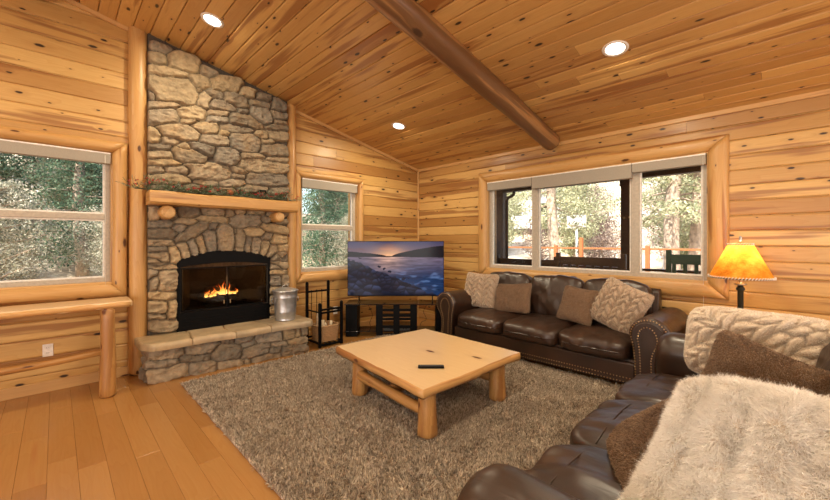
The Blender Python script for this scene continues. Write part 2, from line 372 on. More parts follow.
CH= [(-4.009, 3.465, 0.086, 0.05, -0.12), (-4.035, 3.348, 0.08, 0.06, 0.24), (-3.808, 3.374, 0.158, 0.107, 0.03), (-3.944, 3.223, 0.177, 0.055, 0.15), (-3.555, 3.347, 0.086, 0.058, -0.13), (-3.641, 3.217, 0.112, 0.09, 0.14), (-3.365, 3.266, 0.184, 0.093, 0.2), (-3.887, 3.044, 0.238, 0.158, 0.12), (-4.092, 2.947, 0.029, 0.051, 0.27), (-3.652, 3.115, 0.038, 0.04, 0.28), (-3.487, 3.116, 0.106, 0.057, -0.01), (-3.593, 3.011, 0.077, 0.107, -0.36), (-3.421, 3.006, 0.199, 0.065, 0.03), (-3.251, 3.107, 0.153, 0.092, -0.12), (-3.123, 3.235, 0.119, 0.069, 0.0), (-2.932, 3.224, 0.108, 0.052, 0.0), (-2.959, 3.148, 0.167, 0.051, 0.12), (-2.734, 3.169, 0.098, 0.094, -0.3), (-3.97, 2.868, 0.169, 0.041, 0.29), (-3.993, 2.73, 0.149, 0.08, 0.38), (-3.713, 2.841, 0.148, 0.081, 0.14), (-3.749, 2.743, 0.096, 0.039, 0.22), (-3.444, 2.902, 0.12, 0.038, 0.15), (-3.456, 2.827, 0.128, 0.042, 0.13), (-3.175, 2.999, 0.068, 0.045, 0.06), (-2.946, 3.0, 0.153, 0.104, -0.03), (-2.734, 3.051, 0.114, 0.059, -0.02), (-3.136, 2.87, 0.2, 0.1, 0.01), (-2.71, 2.961, 0.091, 0.037, 0.22), (-2.744, 2.887, 0.149, 0.047, 0.13), (-3.585, 2.702, 0.147, 0.066, 0.16), (-3.23, 2.769, 0.226, 0.053, 0.12), (-3.843, 2.599, 0.21, 0.089, 0.0), (-4.066, 2.514, 0.059, 0.083, 0.2), (-3.944, 2.484, 0.096, 0.05, 0.19), (-2.946, 2.752, 0.091, 0.056, 0.02), (-2.744, 2.793, 0.137, 0.067, 0.06), (-3.393, 2.679, 0.064, 0.039, 0.05), (-3.491, 2.574, 0.167, 0.067, 0.11), (-3.145, 2.614, 0.197, 0.115, 0.15), (-3.63, 2.465, 0.132, 0.063, -0.12), (-2.877, 2.678, 0.077, 0.041, 0.19), (-2.782, 2.582, 0.178, 0.084, 0.12), (-4.019, 2.396, 0.091, 0.039, 0.07), (-3.801, 2.447, 0.069, 0.037, -0.02), (-3.345, 2.412, 0.141, 0.107, 0.12), (-4.009, 2.321, 0.113, 0.046, 0.12), (-3.766, 2.352, 0.164, 0.082, -0.04), (-3.058, 2.458, 0.164, 0.04, 0.12), (-2.758, 2.459, 0.149, 0.047, 0.12), (-3.986, 2.247, 0.127, 0.039, 0.11), (-4.051, 2.153, 0.065, 0.053, 0.13), (-3.853, 2.179, 0.139, 0.044, 0.03), (-3.54, 2.201, 0.245, 0.1, 0.07), (-3.209, 2.257, 0.11, 0.045, -0.01), (-2.923, 2.351, 0.318, 0.092, 0.09), (-3.23, 2.184, 0.102, 0.035, 0.07), (-3.937, 2.07, 0.17, 0.063, 0.01), (-2.886, 2.18, 0.27, 0.093, 0.03), (-3.567, 2.064, 0.115, 0.041, 0.11), (-3.292, 2.102, 0.152, 0.052, 0.11), (-3.036, 2.063, 0.183, 0.045, 0.1), (-2.734, 2.069, 0.129, 0.057, 0.1), (-3.731, 1.993, 0.146, 0.04, 0.1), (-4.002, 1.946, 0.133, 0.046, 0.1), (-3.432, 1.993, 0.145, 0.038, 0.1), (-4.078, 1.7, 0.038, 0.083, 0.05), (-3.757, 1.727, 0.119, 0.063, -0.0), (-3.902, 1.667, 0.037, 0.057, 0.05), (-3.502, 1.744, 0.132, 0.041, 0.02), (-3.319, 1.738, 0.044, 0.053, -0.23), (-3.186, 1.761, 0.077, 0.024, -0.04), (-3.016, 1.754, 0.137, 0.027, 0.0), (-2.901, 1.683, 0.055, 0.057, -0.49), (-2.677, 1.652, 0.06, 0.023, 0.04), (-3.502, 1.657, 0.2, 0.038, -0.02), (-3.135, 1.643, 0.199, 0.091, 0.13), (-4.005, 1.58, 0.103, 0.04, 0.09), (-3.782, 1.619, 0.116, 0.034, -0.0), (-3.507, 1.576, 0.047, 0.045, -0.36), (-3.845, 1.542, 0.059, 0.04, 0.23), (-3.719, 1.499, 0.197, 0.061, 0.63), (-4.001, 1.478, 0.132, 0.051, -0.09), (-3.043, 1.524, 0.125, 0.066, -0.07), (-2.788, 1.557, 0.182, 0.054, -0.18), (-4.001, 1.382, 0.109, 0.035, -0.04), (-2.879, 1.454, 0.068, 0.056, -0.08), (-2.73, 1.415, 0.107, 0.063, 0.05), (-4.04, 1.313, 0.082, 0.032, -0.02), (-2.677, 1.306, 0.066, 0.052, -0.01), (-4.021, 1.231, 0.099, 0.051, -0.13), (-3.892, 1.251, 0.057, 0.1, 0.14), (-3.803, 1.302, 0.056, 0.105, 0.38), (-3.719, 1.332, 0.053, 0.097, 0.34), (-3.638, 1.356, 0.045, 0.109, 0.23), (-3.537, 1.406, 0.079, 0.126, 0.1), (-3.373, 1.44, 0.103, 0.161, 0.01), (-3.212, 1.406, 0.067, 0.138, -0.09), (-3.122, 1.353, 0.045, 0.113, -0.15), (-3.016, 1.338, 0.068, 0.115, -0.1), (-2.915, 1.304, 0.062, 0.099, -0.33), (-2.816, 1.251, 0.07, 0.1, -0.45), (-3.27, 1.504, 0.025, 0.037, 0.02), (-4.021, 1.138, 0.099, 0.033, -0.05), (-2.691, 1.191, 0.078, 0.063, -0.03), (-2.73, 1.087, 0.125, 0.046, -0.05), (-2.765, 1.748, 0.148, 0.04, 0.05), (-4.078, 1.808, 0.058, 0.032, 0.07), (-3.942, 1.83, 0.081, 0.028, 0.08), (-3.693, 1.849, 0.156, 0.039, 0.08), (-3.397, 1.858, 0.147, 0.041, 0.07), (-3.069, 1.868, 0.163, 0.038, 0.07), (-2.765, 1.862, 0.148, 0.04, 0.07), (-3.961, 0.968, 0.086, 0.118, -0.08), (-4.085, 1.058, 0.037, 0.053, -0.06), (-3.999, 0.8, 0.116, 0.054, -0.11), (-4.074, 0.955, 0.037, 0.08, -0.08), (-4.044, 0.692, 0.091, 0.071, -0.13), (-3.919, 0.653, 0.043, 0.109, -0.13), (-3.991, 0.496, 0.118, 0.067, -0.16), (-4.044, 0.594, 0.084, 0.036, -0.14), (-4.01, 1.13, 0.123, 0.036, -0.05), (-4.066, 1.2, 0.06, 0.036, -0.04), (-2.73, 1.18, 0.127, 0.055, -0.03), (-2.769, 1.071, 0.103, 0.049, -0.05), (-2.73, 0.986, 0.127, 0.039, -0.06), (-2.769, 0.878, 0.08, 0.077, -0.08), (-2.649, 0.886, 0.059, 0.078, -0.07), (-2.741, 0.754, 0.116, 0.055, -0.09), (-2.769, 0.63, 0.092, 0.066, -0.11), (-2.649, 0.617, 0.059, 0.078, -0.11), (-2.741, 0.5, 0.128, 0.066, -0.13), (-2.73, 0.377, 0.129, 0.066, -0.15)]
HE= [(-4.029, 0.27, 0.166, 0.064, -0.09), (-4.062, 0.175, 0.147, 0.046, -0.07), (-4.014, 0.074, 0.185, 0.084, -0.04), (-3.703, 0.267, 0.17, 0.073, -0.09), (-3.771, 0.173, 0.153, 0.041, -0.12), (-3.703, 0.056, 0.141, 0.068, -0.08), (-3.463, 0.294, 0.062, 0.03, -0.13), (-3.463, 0.172, 0.167, 0.09, -0.17), (-3.435, 0.034, 0.132, 0.051, -0.12), (-3.283, 0.285, 0.111, 0.048, -0.0), (-3.237, 0.219, 0.092, 0.037, -0.01), (-3.165, 0.125, 0.172, 0.077, 0.04), (-3.016, 0.263, 0.152, 0.071, -0.1), (-3.054, 0.021, 0.176, 0.055, -0.05), (-3.25, 0.022, 0.047, 0.036, -0.23), (-2.944, 0.09, 0.081, 0.038, -0.2), (-2.887, 0.156, 0.093, 0.033, -0.11), (-2.771, 0.258, 0.078, 0.068, -0.13), (-2.666, 0.256, 0.037, 0.062, -0.17), (-2.566, 0.254, 0.064, 0.046, -0.17), (-2.696, 0.033, 0.173, 0.078, -0.09), (-2.656, 0.16, 0.144, 0.038, -0.09), (-3.675, -0.08, 0.089, 0.024, -0.11), (-3.855, -0.02, 0.062, 0.024, -0.1)]
# ================================================================ ROOM SHELL
SL = .2112                       # ceiling slope: rises away from the back wall
RIDGE = -4.95; RX = 8.2; RY = -9.9; H0 = 2.73
def zc(y): return H0 - SL * y if y > RIDGE else H0 - SL * (2 * RIDGE - y)
W1 = (-5.80, -4.42, .985, 2.29)  # left wall windows: y0,y1,z0,z1
W2 = (-2.36, -1.40, .955, 2.29)
WB = (1.555, 4.245, .985, 2.31)  # back wall window: x0,x1,z0,z1

def plank_profile(h, t, rr):     # cross-section (across, out)
    g = .0020
    return [(g, -.02), (g, t * .45), (.005, t * .78), (.011, t * .95), (.02, t), (h - .02, t), (h - .011, t * .95), (h - .005, t * .78), (h - g, t * .45), (h - g, -.02)]
def siding(mb, org, along, across, out, length, height, rowh, rects, top=None, seed=1, t=.018, minlen=1.6, maxlen=4.2):
    """horizontal boards on a wall; rects = openings (s0,s1,z0,z1); top(s) = height limit"""
    org = Vector(org); A = Vector(along); B = Vector(across); O = Vector(out); rr = random.Random(seed); prof = plank_profile(rowh, t, rr)
    k = 0; z = 0.0
    while z < height - .001:
        segs = [(0.0, length)]
        for (s0, s1, z0, z1) in rects:
            if z + rowh > z0 + .02 and z < z1 - .02:
                ns = []
                for a, b_ in segs:
                    if s1 <= a or s0 >= b_: ns.append((a, b_)); continue
                    if s0 > a: ns.append((a, s0))
                    if s1 < b_: ns.append((s1, b_))
                segs = ns
        for a, b_ in segs:
            s = a
            while s < b_ - .001:
                e = s + rr.uniform(minlen, maxlen)
                if b_ - e < .5: e = b_
                if top and max(top(s), top(e)) < z and not (s < -RIDGE < e): s = e; continue
                V = []; 
                for ss in (s + .001, e - .001):
                    for (p, q) in prof: V.append(org + A * ss + B * (z + p) + O * q)
                n = len(prof); F = []; UV = []
                for i in range(n - 1):
                    F.append([i, i + 1, n + i + 1, n + i])
                    UV.append([(s, prof[i][0] + i * .001), (s, prof[i + 1][0]), (e, prof[i + 1][0]), (e, prof[i][0])])
                F.append(list(range(n))[::-1]); UV.append([(s, prof[i][0]) for i in range(n)][::-1])
                F.append([n + i for i in range(n)]); UV.append([(e, prof[i][0]) for i in range(n)])
                mb.add(V, F, UV, smooth=False)
                s = e
        z += rowh; k += 1
    return mb

def struct(o, label=None): 
    o['kind'] = 'structure'
    if label: o['label'] = label
    return o
# --- left wall (x = 0) : gable wall with the fireplace
def wall_solid(name, boxes, polys=None):
    mb = MB()
    for b_ in boxes: mb.box(*b_)
    return mb
T = .22
mb = MB()
mb.box(-T, -.006, RY, W1[0], 0, 4.1, axis=1)
mb.box(-T, -.006, W1[0], W1[1], 0, W1[2], axis=1); mb.box(-T, -.006, W1[0], W1[1], W1[3], 4.1, axis=1)
mb.box(-T, -.006, W1[1], -3.872, 0, 4.1, axis=1); mb.box(-T, -.006, -3.872, -2.852, 0, .42, axis=1); mb.box(-T, -.006, -3.872, -2.852, 1.27, 4.1, axis=1); mb.box(-T, -.006, -2.852, W2[0], 0, 4.1, axis=1)
mb.box(-T, -.006, W2[0], W2[1], 0, W2[2], axis=1); mb.box(-T, -.006, W2[0], W2[1], W2[3], 4.1, axis=1)
mb.box(-T, -.006, W2[1], 0.2, 0, 4.1, axis=1)
siding(mb, (-.012, 0, 0), (0, -1, 0), (0, 0, 1), (1, 0, 0), -RY, 3.9, .165,
       [(-W1[1], -W1[0], W1[2], W1[3]), (-W2[1], -W2[0], W2[2], W2[3]), (2.7, 4.1, 0, 3.3)], top=lambda s: zc(-s) + .05, seed=3)
struct(mb.build('wall_left', M['wall']), 'knotty pine board wall with stone fireplace')
# --- back wall (y = 0)
mb = MB()
mb.box(-T, WB[0], .006, T, 0, 3.0, axis=0); mb.box(WB[0], WB[1], .006, T, 0, WB[2], axis=0)
mb.box(WB[0], WB[1], .006, T, WB[3], 3.0, axis=0); mb.box(WB[1], RX + T, .006, T, 0, 3.0, axis=0)
siding(mb, (0, .012, 0), (1, 0, 0), (0, 0, 1), (0, -1, 0), RX, 2.9, .15, [(WB[0], WB[1], WB[2], WB[3])], seed=8, t=.02)
struct(mb.build('wall_back', M['wall']), 'knotty pine board wall with the wide window')
# --- right and front walls, closing the room behind the camera
mb = MB(); mb.box(RX, RX + T, RY, 0, 0, 4.0, axis=1)
siding(mb, (RX + .006, 0, 0), (0, -1, 0), (0, 0, 1), (-1, 0, 0), -RY, 3.9, .165, [], top=lambda s: zc(-s) + .05, seed=5)
struct(mb.build('wall_right', M['wall']))
mb = MB(); mb.box(0, RX, RY - T, RY, 0, 3.0, axis=0)
siding(mb, (0, RY - .006, 0), (1, 0, 0), (0, 0, 1), (0, 1, 0), RX, 2.9, .165, [], seed=6)
struct(mb.build('wall_front', M['wall']))
# --- ceiling: boards parallel to the back wall on both slopes of the gable
mb = MB()
def slope_boards(y0, sgn, n, seed):
    rr = random.Random(seed); w = .14; ln = math.sqrt(1 + SL * SL)
    A = Vector((1, 0, 0)); B = Vector((0, -sgn, SL)) / ln; O = Vector((0, -sgn * SL, -1)) / ln
    if sgn > 0: O = Vector((0, -SL, -1)) / ln
    else: O = Vector((0, SL, -1)) / ln
    org = Vector((0, y0, H0))
    siding(mb, org, A, B, O, RX, 5.08, w, [], seed=seed, t=.015, minlen=2.0, maxlen=4.8)
slope_boards(0.0, 1, 36, 21); slope_boards(RY, -1, 36, 22)
for s in (1, -1):
    ya, yb = (0.25, RIDGE) if s > 0 else (RY - .25, RIDGE)
    z = lambda y: zc(y) if RY <= y <= 0 else H0 - SL * .25
    V = [(-.45, ya, z(ya) + .012), (RX + .4, ya, z(ya) + .012), (RX + .4, yb, zc(yb) + .012), (-.45, yb, zc(yb) + .012)]
    V += [(x, y, q + .25) for x, y, q in V]
    mb.add(V, [[0, 1, 2, 3], [7, 6, 5, 4], [0, 4, 5, 1], [1, 5, 6, 2], [2, 6, 7, 3], [3, 7, 4, 0]], smooth=False)
struct(mb.build('ceiling', M['ceil']), 'sloping tongue and groove pine ceiling')
# --- floor
mb = MB(); rr = random.Random(4); w = .135; y = 0.0
while y > RY:
    x = -rr.uniform(0, 1.2)
    while x < RX:
        e = x + rr.uniform(.7, 1.7); a, b_ = max(x, 0), min(e, RX)
        if b_ - a > .01:
            mb.box(a + .0008, b_ - .0008, y - w + .0004, y - .0004, -.02, 0, bev=.0013, axis=0, seg=1)
        x = e
    y -= w
mb.box(-T, RX + T, RY - T, .2, -.2, -.015)
struct(mb.build('floor', M['floor']), 'honey coloured wood plank floor')
# --- baseboard
mb = MB()
mb.box(.006, .026, RY, -4.27, 0, .10, bev=.004, axis=1); mb.box(.006, .026, -2.44, -.02, 0, .10, bev=.004, axis=1)
struct(mb.build('baseboard_left', M['trim']))
mb = MB(); mb.box(0, RX, -.028, -.008, 0, .10, bev=.004, axis=0); struct(mb.build('baseboard_back', M['trim']))
# --- cove strips where walls meet ceiling, corner strip
mb = MB()
V = lambda y, dz, x: (x, y, zc(y) + dz)
def strip(ya, yb):
    P = [V(ya, -.055, .008), V(ya, -.055, .034), V(ya, -.012, .034), V(ya, -.012, .008)]
    Q = [V(yb, -.055, .008), V(yb, -.055, .034), V(yb, -.012, .034), V(yb, -.012, .008)]
    mb.add(P + Q, [[0, 1, 5, 4], [1, 2, 6, 5], [2, 3, 7, 6], [3, 0, 4, 7], [3, 2, 1, 0], [4, 5, 6, 7]],
           [[(ya, 0), (ya, .03), (yb, .03), (yb, 0)], [(ya, .03), (ya, .07), (yb, .07), (yb, .03)], [(ya, .07), (ya, .1), (yb, .1), (yb, .07)], [(ya, .1), (ya, .14), (yb, .14), (yb, .1)], [(ya, 0)] * 4, [(yb, 0)] * 4], smooth=False)
strip(0, -2.44); strip(-4.27, RIDGE); 
struct(mb.build('trim_1', M['trim']))
mb = MB(); mb.box(0, RX, -.03, -.008, 2.675, 2.725, bev=.005, axis=0); struct(mb.build('trim_2', M['trim']))
mb = MB(); mb.box(.006, .034, -.034, -.006, .1, 2.7, bev=.01, axis=2); struct(mb.build('trim_3', M['trim']))
# --- peeled log posts each side of the chimney
mb = MB(); mb.log((.035, -4.20, 0), (.035, -4.20, zc(-4.2) + .05), .085, .083, wob=.05, seed=3); struct(mb.build('trim_4', M['log']), 'peeled log post left of the chimney')
mb = MB(); mb.log((.035, -2.525, 0), (.035, -2.525, zc(-2.52) + .05), .085, .083, wob=.05, seed=5); struct(mb.build('trim_5', M['log']), 'peeled log post right of the chimney')

# --- mitred half-log frames round the windows
def frame_log(mb, p0, p1, inward, normal, w, t, m0=1, m1=1, seed=0):
    p0 = Vector(p0); p1 = Vector(p1); A = (p1 - p0).normalized(); L = (p1 - p0).length; I = Vector(inward); Nn = Vector(normal)
    n = 12; sec = [(w / 2 - w / 2 * math.cos(PI * k / n), t * math.sin(PI * k / n) ** .75) for k in range(n + 1)]
    segs = max(8, int(L / .07)); Vv = []; F = []; UV = []
    for i in range(segs + 1):
        for (s, q) in sec:
            a0 = s * m0; a1 = L - s * m1; al = a0 + (a1 - a0) * i / segs
            wv = float(vn([[al * 2.5 + seed, s * 6, seed * 3.1]], 1.4, seed)[0])
            Vv.append(p0 + A * al + I * (s + wv * .006) + Nn * (q * (1 + .10 * wv)))
    m = n + 1
    for i in range(segs):
        for k in range(n):
            F.append([i * m + k, i * m + k + 1, (i + 1) * m + k + 1, (i + 1) * m + k])
            UV.append([(L * i / segs, sec[k][0] * 1.4), (L * i / segs, sec[k + 1][0] * 1.4), (L * (i + 1) / segs, sec[k + 1][0] * 1.4), (L * (i + 1) / segs, sec[k][0] * 1.4)])
    F.append(list(range(m))); UV.append([(0, sec[k][0]) for k in range(m)])
    F.append([segs * m + k for k in range(m)][::-1]); UV.append([(L, sec[k][0]) for k in range(m)][::-1])
    mb.add(Vv, F, UV)
def recalc(o):
    bm = bmesh.new(); bm.from_mesh(o.data); bmesh.ops.recalc_face_normals(bm, faces=bm.faces[:]); bm.to_mesh(o.data); bm.free(); return o
def window(idx, wall, s0, s1, z0, z1, muls, rails, label, fw=.045, logs=True, lw=.15, sillw=.17, lt=.085):
    """wall 'A': plane x=0 facing +x, s=y ; wall 'B': plane y=0 facing -y, s=x"""
    root = empty('window_%d' % idx, (0, 0, 0)); root['kind'] = 'structure'; root['label'] = label
    def bx(mb, a, b_, za, zb, d0, d1, bev=.004, ax=None):
        if wall == 'A': mb.box(d0, d1, a, b_, za, zb, bev=bev, axis=1 if ax is None else ax)
        else: mb.box(a, b_, -d1, -d0, za, zb, bev=bev, axis=0 if ax is None else ax)
    mb = MB(); e = .003
    bx(mb, s0, s0 + fw, z0, z1, -.09, -.02); bx(mb, s1 - fw, s1, z0, z1, -.09, -.02); bx(mb, s0, s1, z0, z0 + fw, -.09, -.021); bx(mb, s0, s1, z1 - fw, z1, -.09, -.021)
    for m_ in muls: bx(mb, m_ - .045, m_ + .045, z0 + fw, z1 - fw, -.088, -.022)
    for r_ in rails: bx(mb, s0 + fw, s1 - fw, r_ - .028, r_ + .028, -.085, -.024)
    mb.build('window_frame', M['vinyl'], root)
    # inner sash lines
    edges = [s0 + fw] + [x for m_ in muls for x in (m_ - .045, m_ + .045)] + [s1 - fw]; zz = [z0 + fw] + [x for r_ in rails for x in (r_ - .028, r_ + .028)] + [z1 - fw]
    for i in range(0, len(edges), 2):
        for j in range(0, len(zz), 2):
            a, b_, c, d = edges[i], edges[i + 1], zz[j], zz[j + 1]; w_ = .016
            mb = MB(); bx(mb, a, a + w_, c, d, -.075, -.04, .002); bx(mb, b_ - w_, b_, c, d, -.075, -.04, .002); bx(mb, a + w_, b_ - w_, c, c + w_, -.075, -.041, .002); bx(mb, a + w_, b_ - w_, d - w_, d, -.075, -.041, .002)
            mb.build('window_sash', M['white'], root)
            mb = MB(); bx(mb, a + w_ * .5, b_ - w_ * .5, c + w_ * .5, d - w_ * .5, -.060, -.056, 0); mb.build('window_pane', M['glass'], root)
    # wooden reveal
    mb = MB(); bx(mb, s0 - .02, s0 + .004, z0, z1, -.02, .03, .002, 2); bx(mb, s1 - .004, s1 + .02, z0, z1, -.02, .03, .002, 2); bx(mb, s0 - .02, s1 + .02, z1 - .004, z1 + .02, -.02, .03, .002); bx(mb, s0 - .02, s1 + .02, z0 - .02, z0 + .004, -.02, .05, .002)
    mb.build('window_reveal', M['trim'], root)
    nrm = (1, 0, 0) if wall == 'A' else (0, -1, 0)
    P = (lambda s, z: (.006, s, z)) if wall == 'A' else (lambda s, z: (s, -.006, z)); S = (lambda d: (0, d, 0)) if wall == 'A' else (lambda d: (d, 0, 0))
    a, b_, c, d = s0 - lw, s1 + lw, z0 - sillw, z1 + lw * .95
    for k, (p, q, inn, w_) in enumerate(((P(a, d), P(b_, d), (0, 0, -1), lw * .95), (P(b_, d), P(b_, c), S(-1), lw), (P(b_, c), P(a, c), (0, 0, 1), sillw), (P(a, c), P(a, d), S(1), lw))):
        mb = MB(); frame_log(mb, p, q, inn, nrm, w_, lt, seed=idx * 9 + k); recalc(mb.build('window_log_trim', M['log'], root))
    return root
w1 = window(1, 'A', W1[0], W1[1], W1[2], W1[3], [], [1.645], 'large sash window above the log console', lw=.13, sillw=.155)
w2 = window(2, 'A', W2[0], W2[1], W2[2], W2[3], [], [1.605], 'narrow sash window between chimney and television', lw=.11, sillw=.15)
w3 = window(3, 'B', WB[0], WB[1], WB[2], WB[3], [2.322, 3.572], [], 'wide three part window above the leather sofa', lw=.17, sillw=.18, lt=.07)

# --- roller shade cassettes
def shade(wall, a, b_, z0, z1, label, cord=None, extra=0):
    root = empty('roller_shade', (0, 0, 0)); tag(root, label, 'window blind', 'roller shades rolled up at the window tops')
    mb = MB()
    if wall == 'A': mb.box(-.02, .055, a, b_, z0, z1, bev=.006, axis=1)
    else: mb.box(a, b_, -.055, .02, z0, z1, bev=.006)
    mb.build('cassette', M['shade_fab'], root)
    mb = MB()
    if wall == 'A': mb.box(-.012, .058, a, b_, z1 - .012, z1 + .002, bev=.002, axis=1)
    else: mb.box(a, b_, -.058, .012, z1 - .012, z1 + .002, bev=.002)
    mb.build('top_rail', M['white'], root)
    if cord is not None:
        mb = MB(); P = (lambda s, z: (.062, s, z)) if wall == 'A' else (lambda s, z: (s, -.062, z))
        mb.tube([P(cord, z1 - .03), P(cord, z1 - .6), P(cord + .004, cord_bot(wall))], .0016, 5); mb.build('pull_cord', M['white'], root)
    return root
def cord_bot(w): return .92 if w == 'A' else .70
shade('A', W1[0] + .01, W1[1] - .005, 2.175, 2.285, 'long taupe roller shade over the left sash window', cord=-4.47)
shade('A', W2[0] + .01, W2[1] - .01, 2.155, 2.285, 'short taupe roller shade over the narrow window by the chimney')
shade('B', WB[0] + .01, 2.30, 2.175, 2.30, 'taupe roller shade over the left pane of the wide window')
shade('B', 2.305, 3.555, 2.13, 2.30, 'longest taupe roller shade over the middle pane of the wide window')
shade('B', 3.56, WB[1] - .01, 2.19, 2.30, 'taupe roller shade over the right pane of the wide window', cord=4.215)

# --- log rafter and ridge log
mb = MB()
def beam_pt(y, off): return (2.665, y, zc(y) - off)
mb.log(beam_pt(-.16, .075), beam_pt(-4.9, .075), .112, .125, wob=.07, seed=2, n=22)
o = mb.build('ceiling_beam', M['beam']); o['kind'] = 'structure'; o['label'] = 'dark peeled log rafter running up the ceiling'
bp = MB()
for (y, a) in ((-.42, .3), (-1.75, -.4), (-3.0, .5)):
    c = Vector(beam_pt(y, .075)); n_ = Vector((-math.cos(a), 0, -abs(math.sin(a)) - .3)).normalized()
    bp.tube([c + n_ * .09, c + n_ * .119], [.012, .010], 10)
bo = bp.build('beam_peg', M['endgrain'], o)
mb = MB(); mb.log((.02, RIDGE, zc(RIDGE) - .06), (RX - .02, RIDGE, zc(RIDGE) - .06), .115, .115, wob=.05, seed=9)
o = mb.build('ridge_beam', M['beam']); o['kind'] = 'structure'
# ================================================================ FIREPLACE
fire = empty('stone_fireplace', (0.1, -3.36, 0), 0, 'rubble stone fireplace with arched black firebox and raised hearth', 'fireplace')
def FP(o):                       # keep world coordinates under the fireplace empty
    o.parent = fire; o.matrix_parent_inverse = Matrix.Translation((-.1, 3.36, 0)); return o
TONES = np.array([(.40, .33, .235), (.30, .255, .195), (.48, .385, .25), (.36, .305, .23), (.52, .41, .255), (.27, .24, .195), (.43, .35, .24), (.33, .295, .24)]) * np.array([[.76, .72, .66]])
def masonry(S, s0, s1, ztop, z0, res, seed, hole=None, depth=.06):
    """rubble wall as a height field over (s,z): every stone is its own rounded, tilted bump"""
    S = np.array(S); nS = int((s1 - s0) / res) + 1; nZ = int((max(ztop(s0), ztop(s1)) - z0) / res) + 1
    s = np.linspace(s0, s1, nS); t = np.linspace(0, 1, nZ)
    zt = np.array([ztop(x) for x in s]); SS = np.repeat(s[:, None], nZ, 1); ZZ = z0 + t[None, :] * (zt[:, None] - z0)
    P = np.stack([SS.ravel(), ZZ.ravel(), np.zeros(SS.size)], 1)
    wob = np.stack([fbm(P, 9, 5), fbm(P, 9, 15)], 1) * .014 + np.stack([fbm(P, 30, 8, 2), fbm(P, 30, 18, 2)], 1) * .004
    Q = P[:, :2] + wob
    d1 = np.full(len(Q), 9.); d2 = np.full(len(Q), 9.); idx = np.zeros(len(Q), int)
    for i, (cy, cz, hy, hz, a) in enumerate(S):
        ca, sa = math.cos(a), math.sin(a); dy = Q[:, 0] - cy; dz = Q[:, 1] - cz
        lx = np.abs(dy * ca + dz * sa) / hy; lz = np.abs(-dy * sa + dz * ca) / hz
        q = (lx ** 3.2 + lz ** 3.2) ** (1 / 3.2); d = (q - 1) * (hy * hz) ** .5 * .8 + (q - 1) * min(hy, hz) * .2
        m = d < d1; d2 = np.where(m, d1, np.minimum(d2, d)); d1 = np.where(m, d, d1); idx = np.where(m, i, idx)
    g = np.clip(np.minimum((d2 - d1) / 2, .022 - d1), 0, None)
    prof = 1 - np.clip(1 - g / .026, 0, 1) ** 2.2
    rg = np.random.default_rng(seed); nst = len(S)
    off = rg.uniform(-.014, .016, nst); tx = rg.uniform(-.16, .16, nst); tz = rg.uniform(-.18, .10, nst)
    local = off[idx] + tx[idx] * (P[:, 0] - S[idx, 0]) + tz[idx] * (P[:, 1] - S[idx, 1])
    P3 = P + idx[:, None] * 3.7
    rid = np.abs(fbm(P3 * [1, 1.8, 1], 14, 3)); 
    h = prof * (depth + local + .020 * fbm(P3 * [1, 2.2, 1], 11, 2) - .030 * rid + .011 * np.abs(fbm(P3, 28, 6, 3))) 
    h = np.maximum(h, prof * .012) + .004 * fbm(P, 40, 9, 2)
    col = TONES[rg.integers(0, len(TONES), nst)] * rg.uniform(.82, 1.2, (nst, 1)); c = col[idx]
    warm = np.clip(fbm(P3, 6, 31) * 1.3, 0, 1)[:, None]; c = c * (1 - warm * .5) + np.array((.42, .27, .12)) * warm * .5
    mort = np.array((.075, .06, .045)); k = np.clip(g / .006, 0, 1)[:, None]; c = mort * (1 - k) + c * k
    F = grid_faces(nS, nZ)
    if hole is not None:
        ins = hole(P[:, 0], P[:, 1]); F = F[~ins[F].all(1)]
    return P[:, 0], P[:, 1], h, c, F, nS, nZ
def add_tail(V, F, c, loop_idx, newpos):   # skirt
    b = len(V); V = np.vstack([V, newpos]); c = np.vstack([c, c[loop_idx]]); n = len(loop_idx)
    q = np.array([[loop_idx[i], loop_idx[i + 1], b + i + 1, b + i] for i in range(n - 1)]); return V, np.vstack([F, q]), c
FX = .115
BW, BZ0, BZS, BZT = .512, .40, 1.185, 1.292       # firebox half width, sill, spring, crown
BY = -3.362
def arch_z(y): return BZS + (BZT - BZS) * np.clip(1 - ((y - BY) / BW) ** 2, 0, 1)
def hole(y, z): return (np.abs(y - BY) < BW - .012) & (z > BZ0 - .1) & (z < arch_z(y) - .012)
y_, z_, h_, c_, F_, nS, nZ = masonry(CH, -4.128, -2.60, lambda y: zc(y) + .01, .28, .0085, 3, hole)
V_ = np.stack([FX + h_, y_, z_], 1)
left = np.arange(nZ); right = (nS - 1) * nZ + np.arange(nZ)
for side in (left, right):
    q = V_[side].copy(); q[:, 0] = .0; V_, F_, c_ = add_tail(V_, F_, c_, side, q)
ins_ = hole(V_[:, 1], V_[:, 2]) & (V_[:, 0] > .01); az = arch_z(V_[:, 1]) - .012; dz_ = az - V_[:, 2]; dy_ = (BW - .012) - np.abs(V_[:, 1] - BY)
up_ = ins_ & (dz_ < dy_); sd_ = ins_ & ~up_
V_[up_, 2] = az[up_]; V_[sd_, 1] = BY + np.sign(V_[sd_, 1] - BY) * (BW - .012); V_[ins_, 0] = .128
o = FP(np_mesh('chimney_stonework', V_, F_, M['stone'], col=c_)); recalc(o)
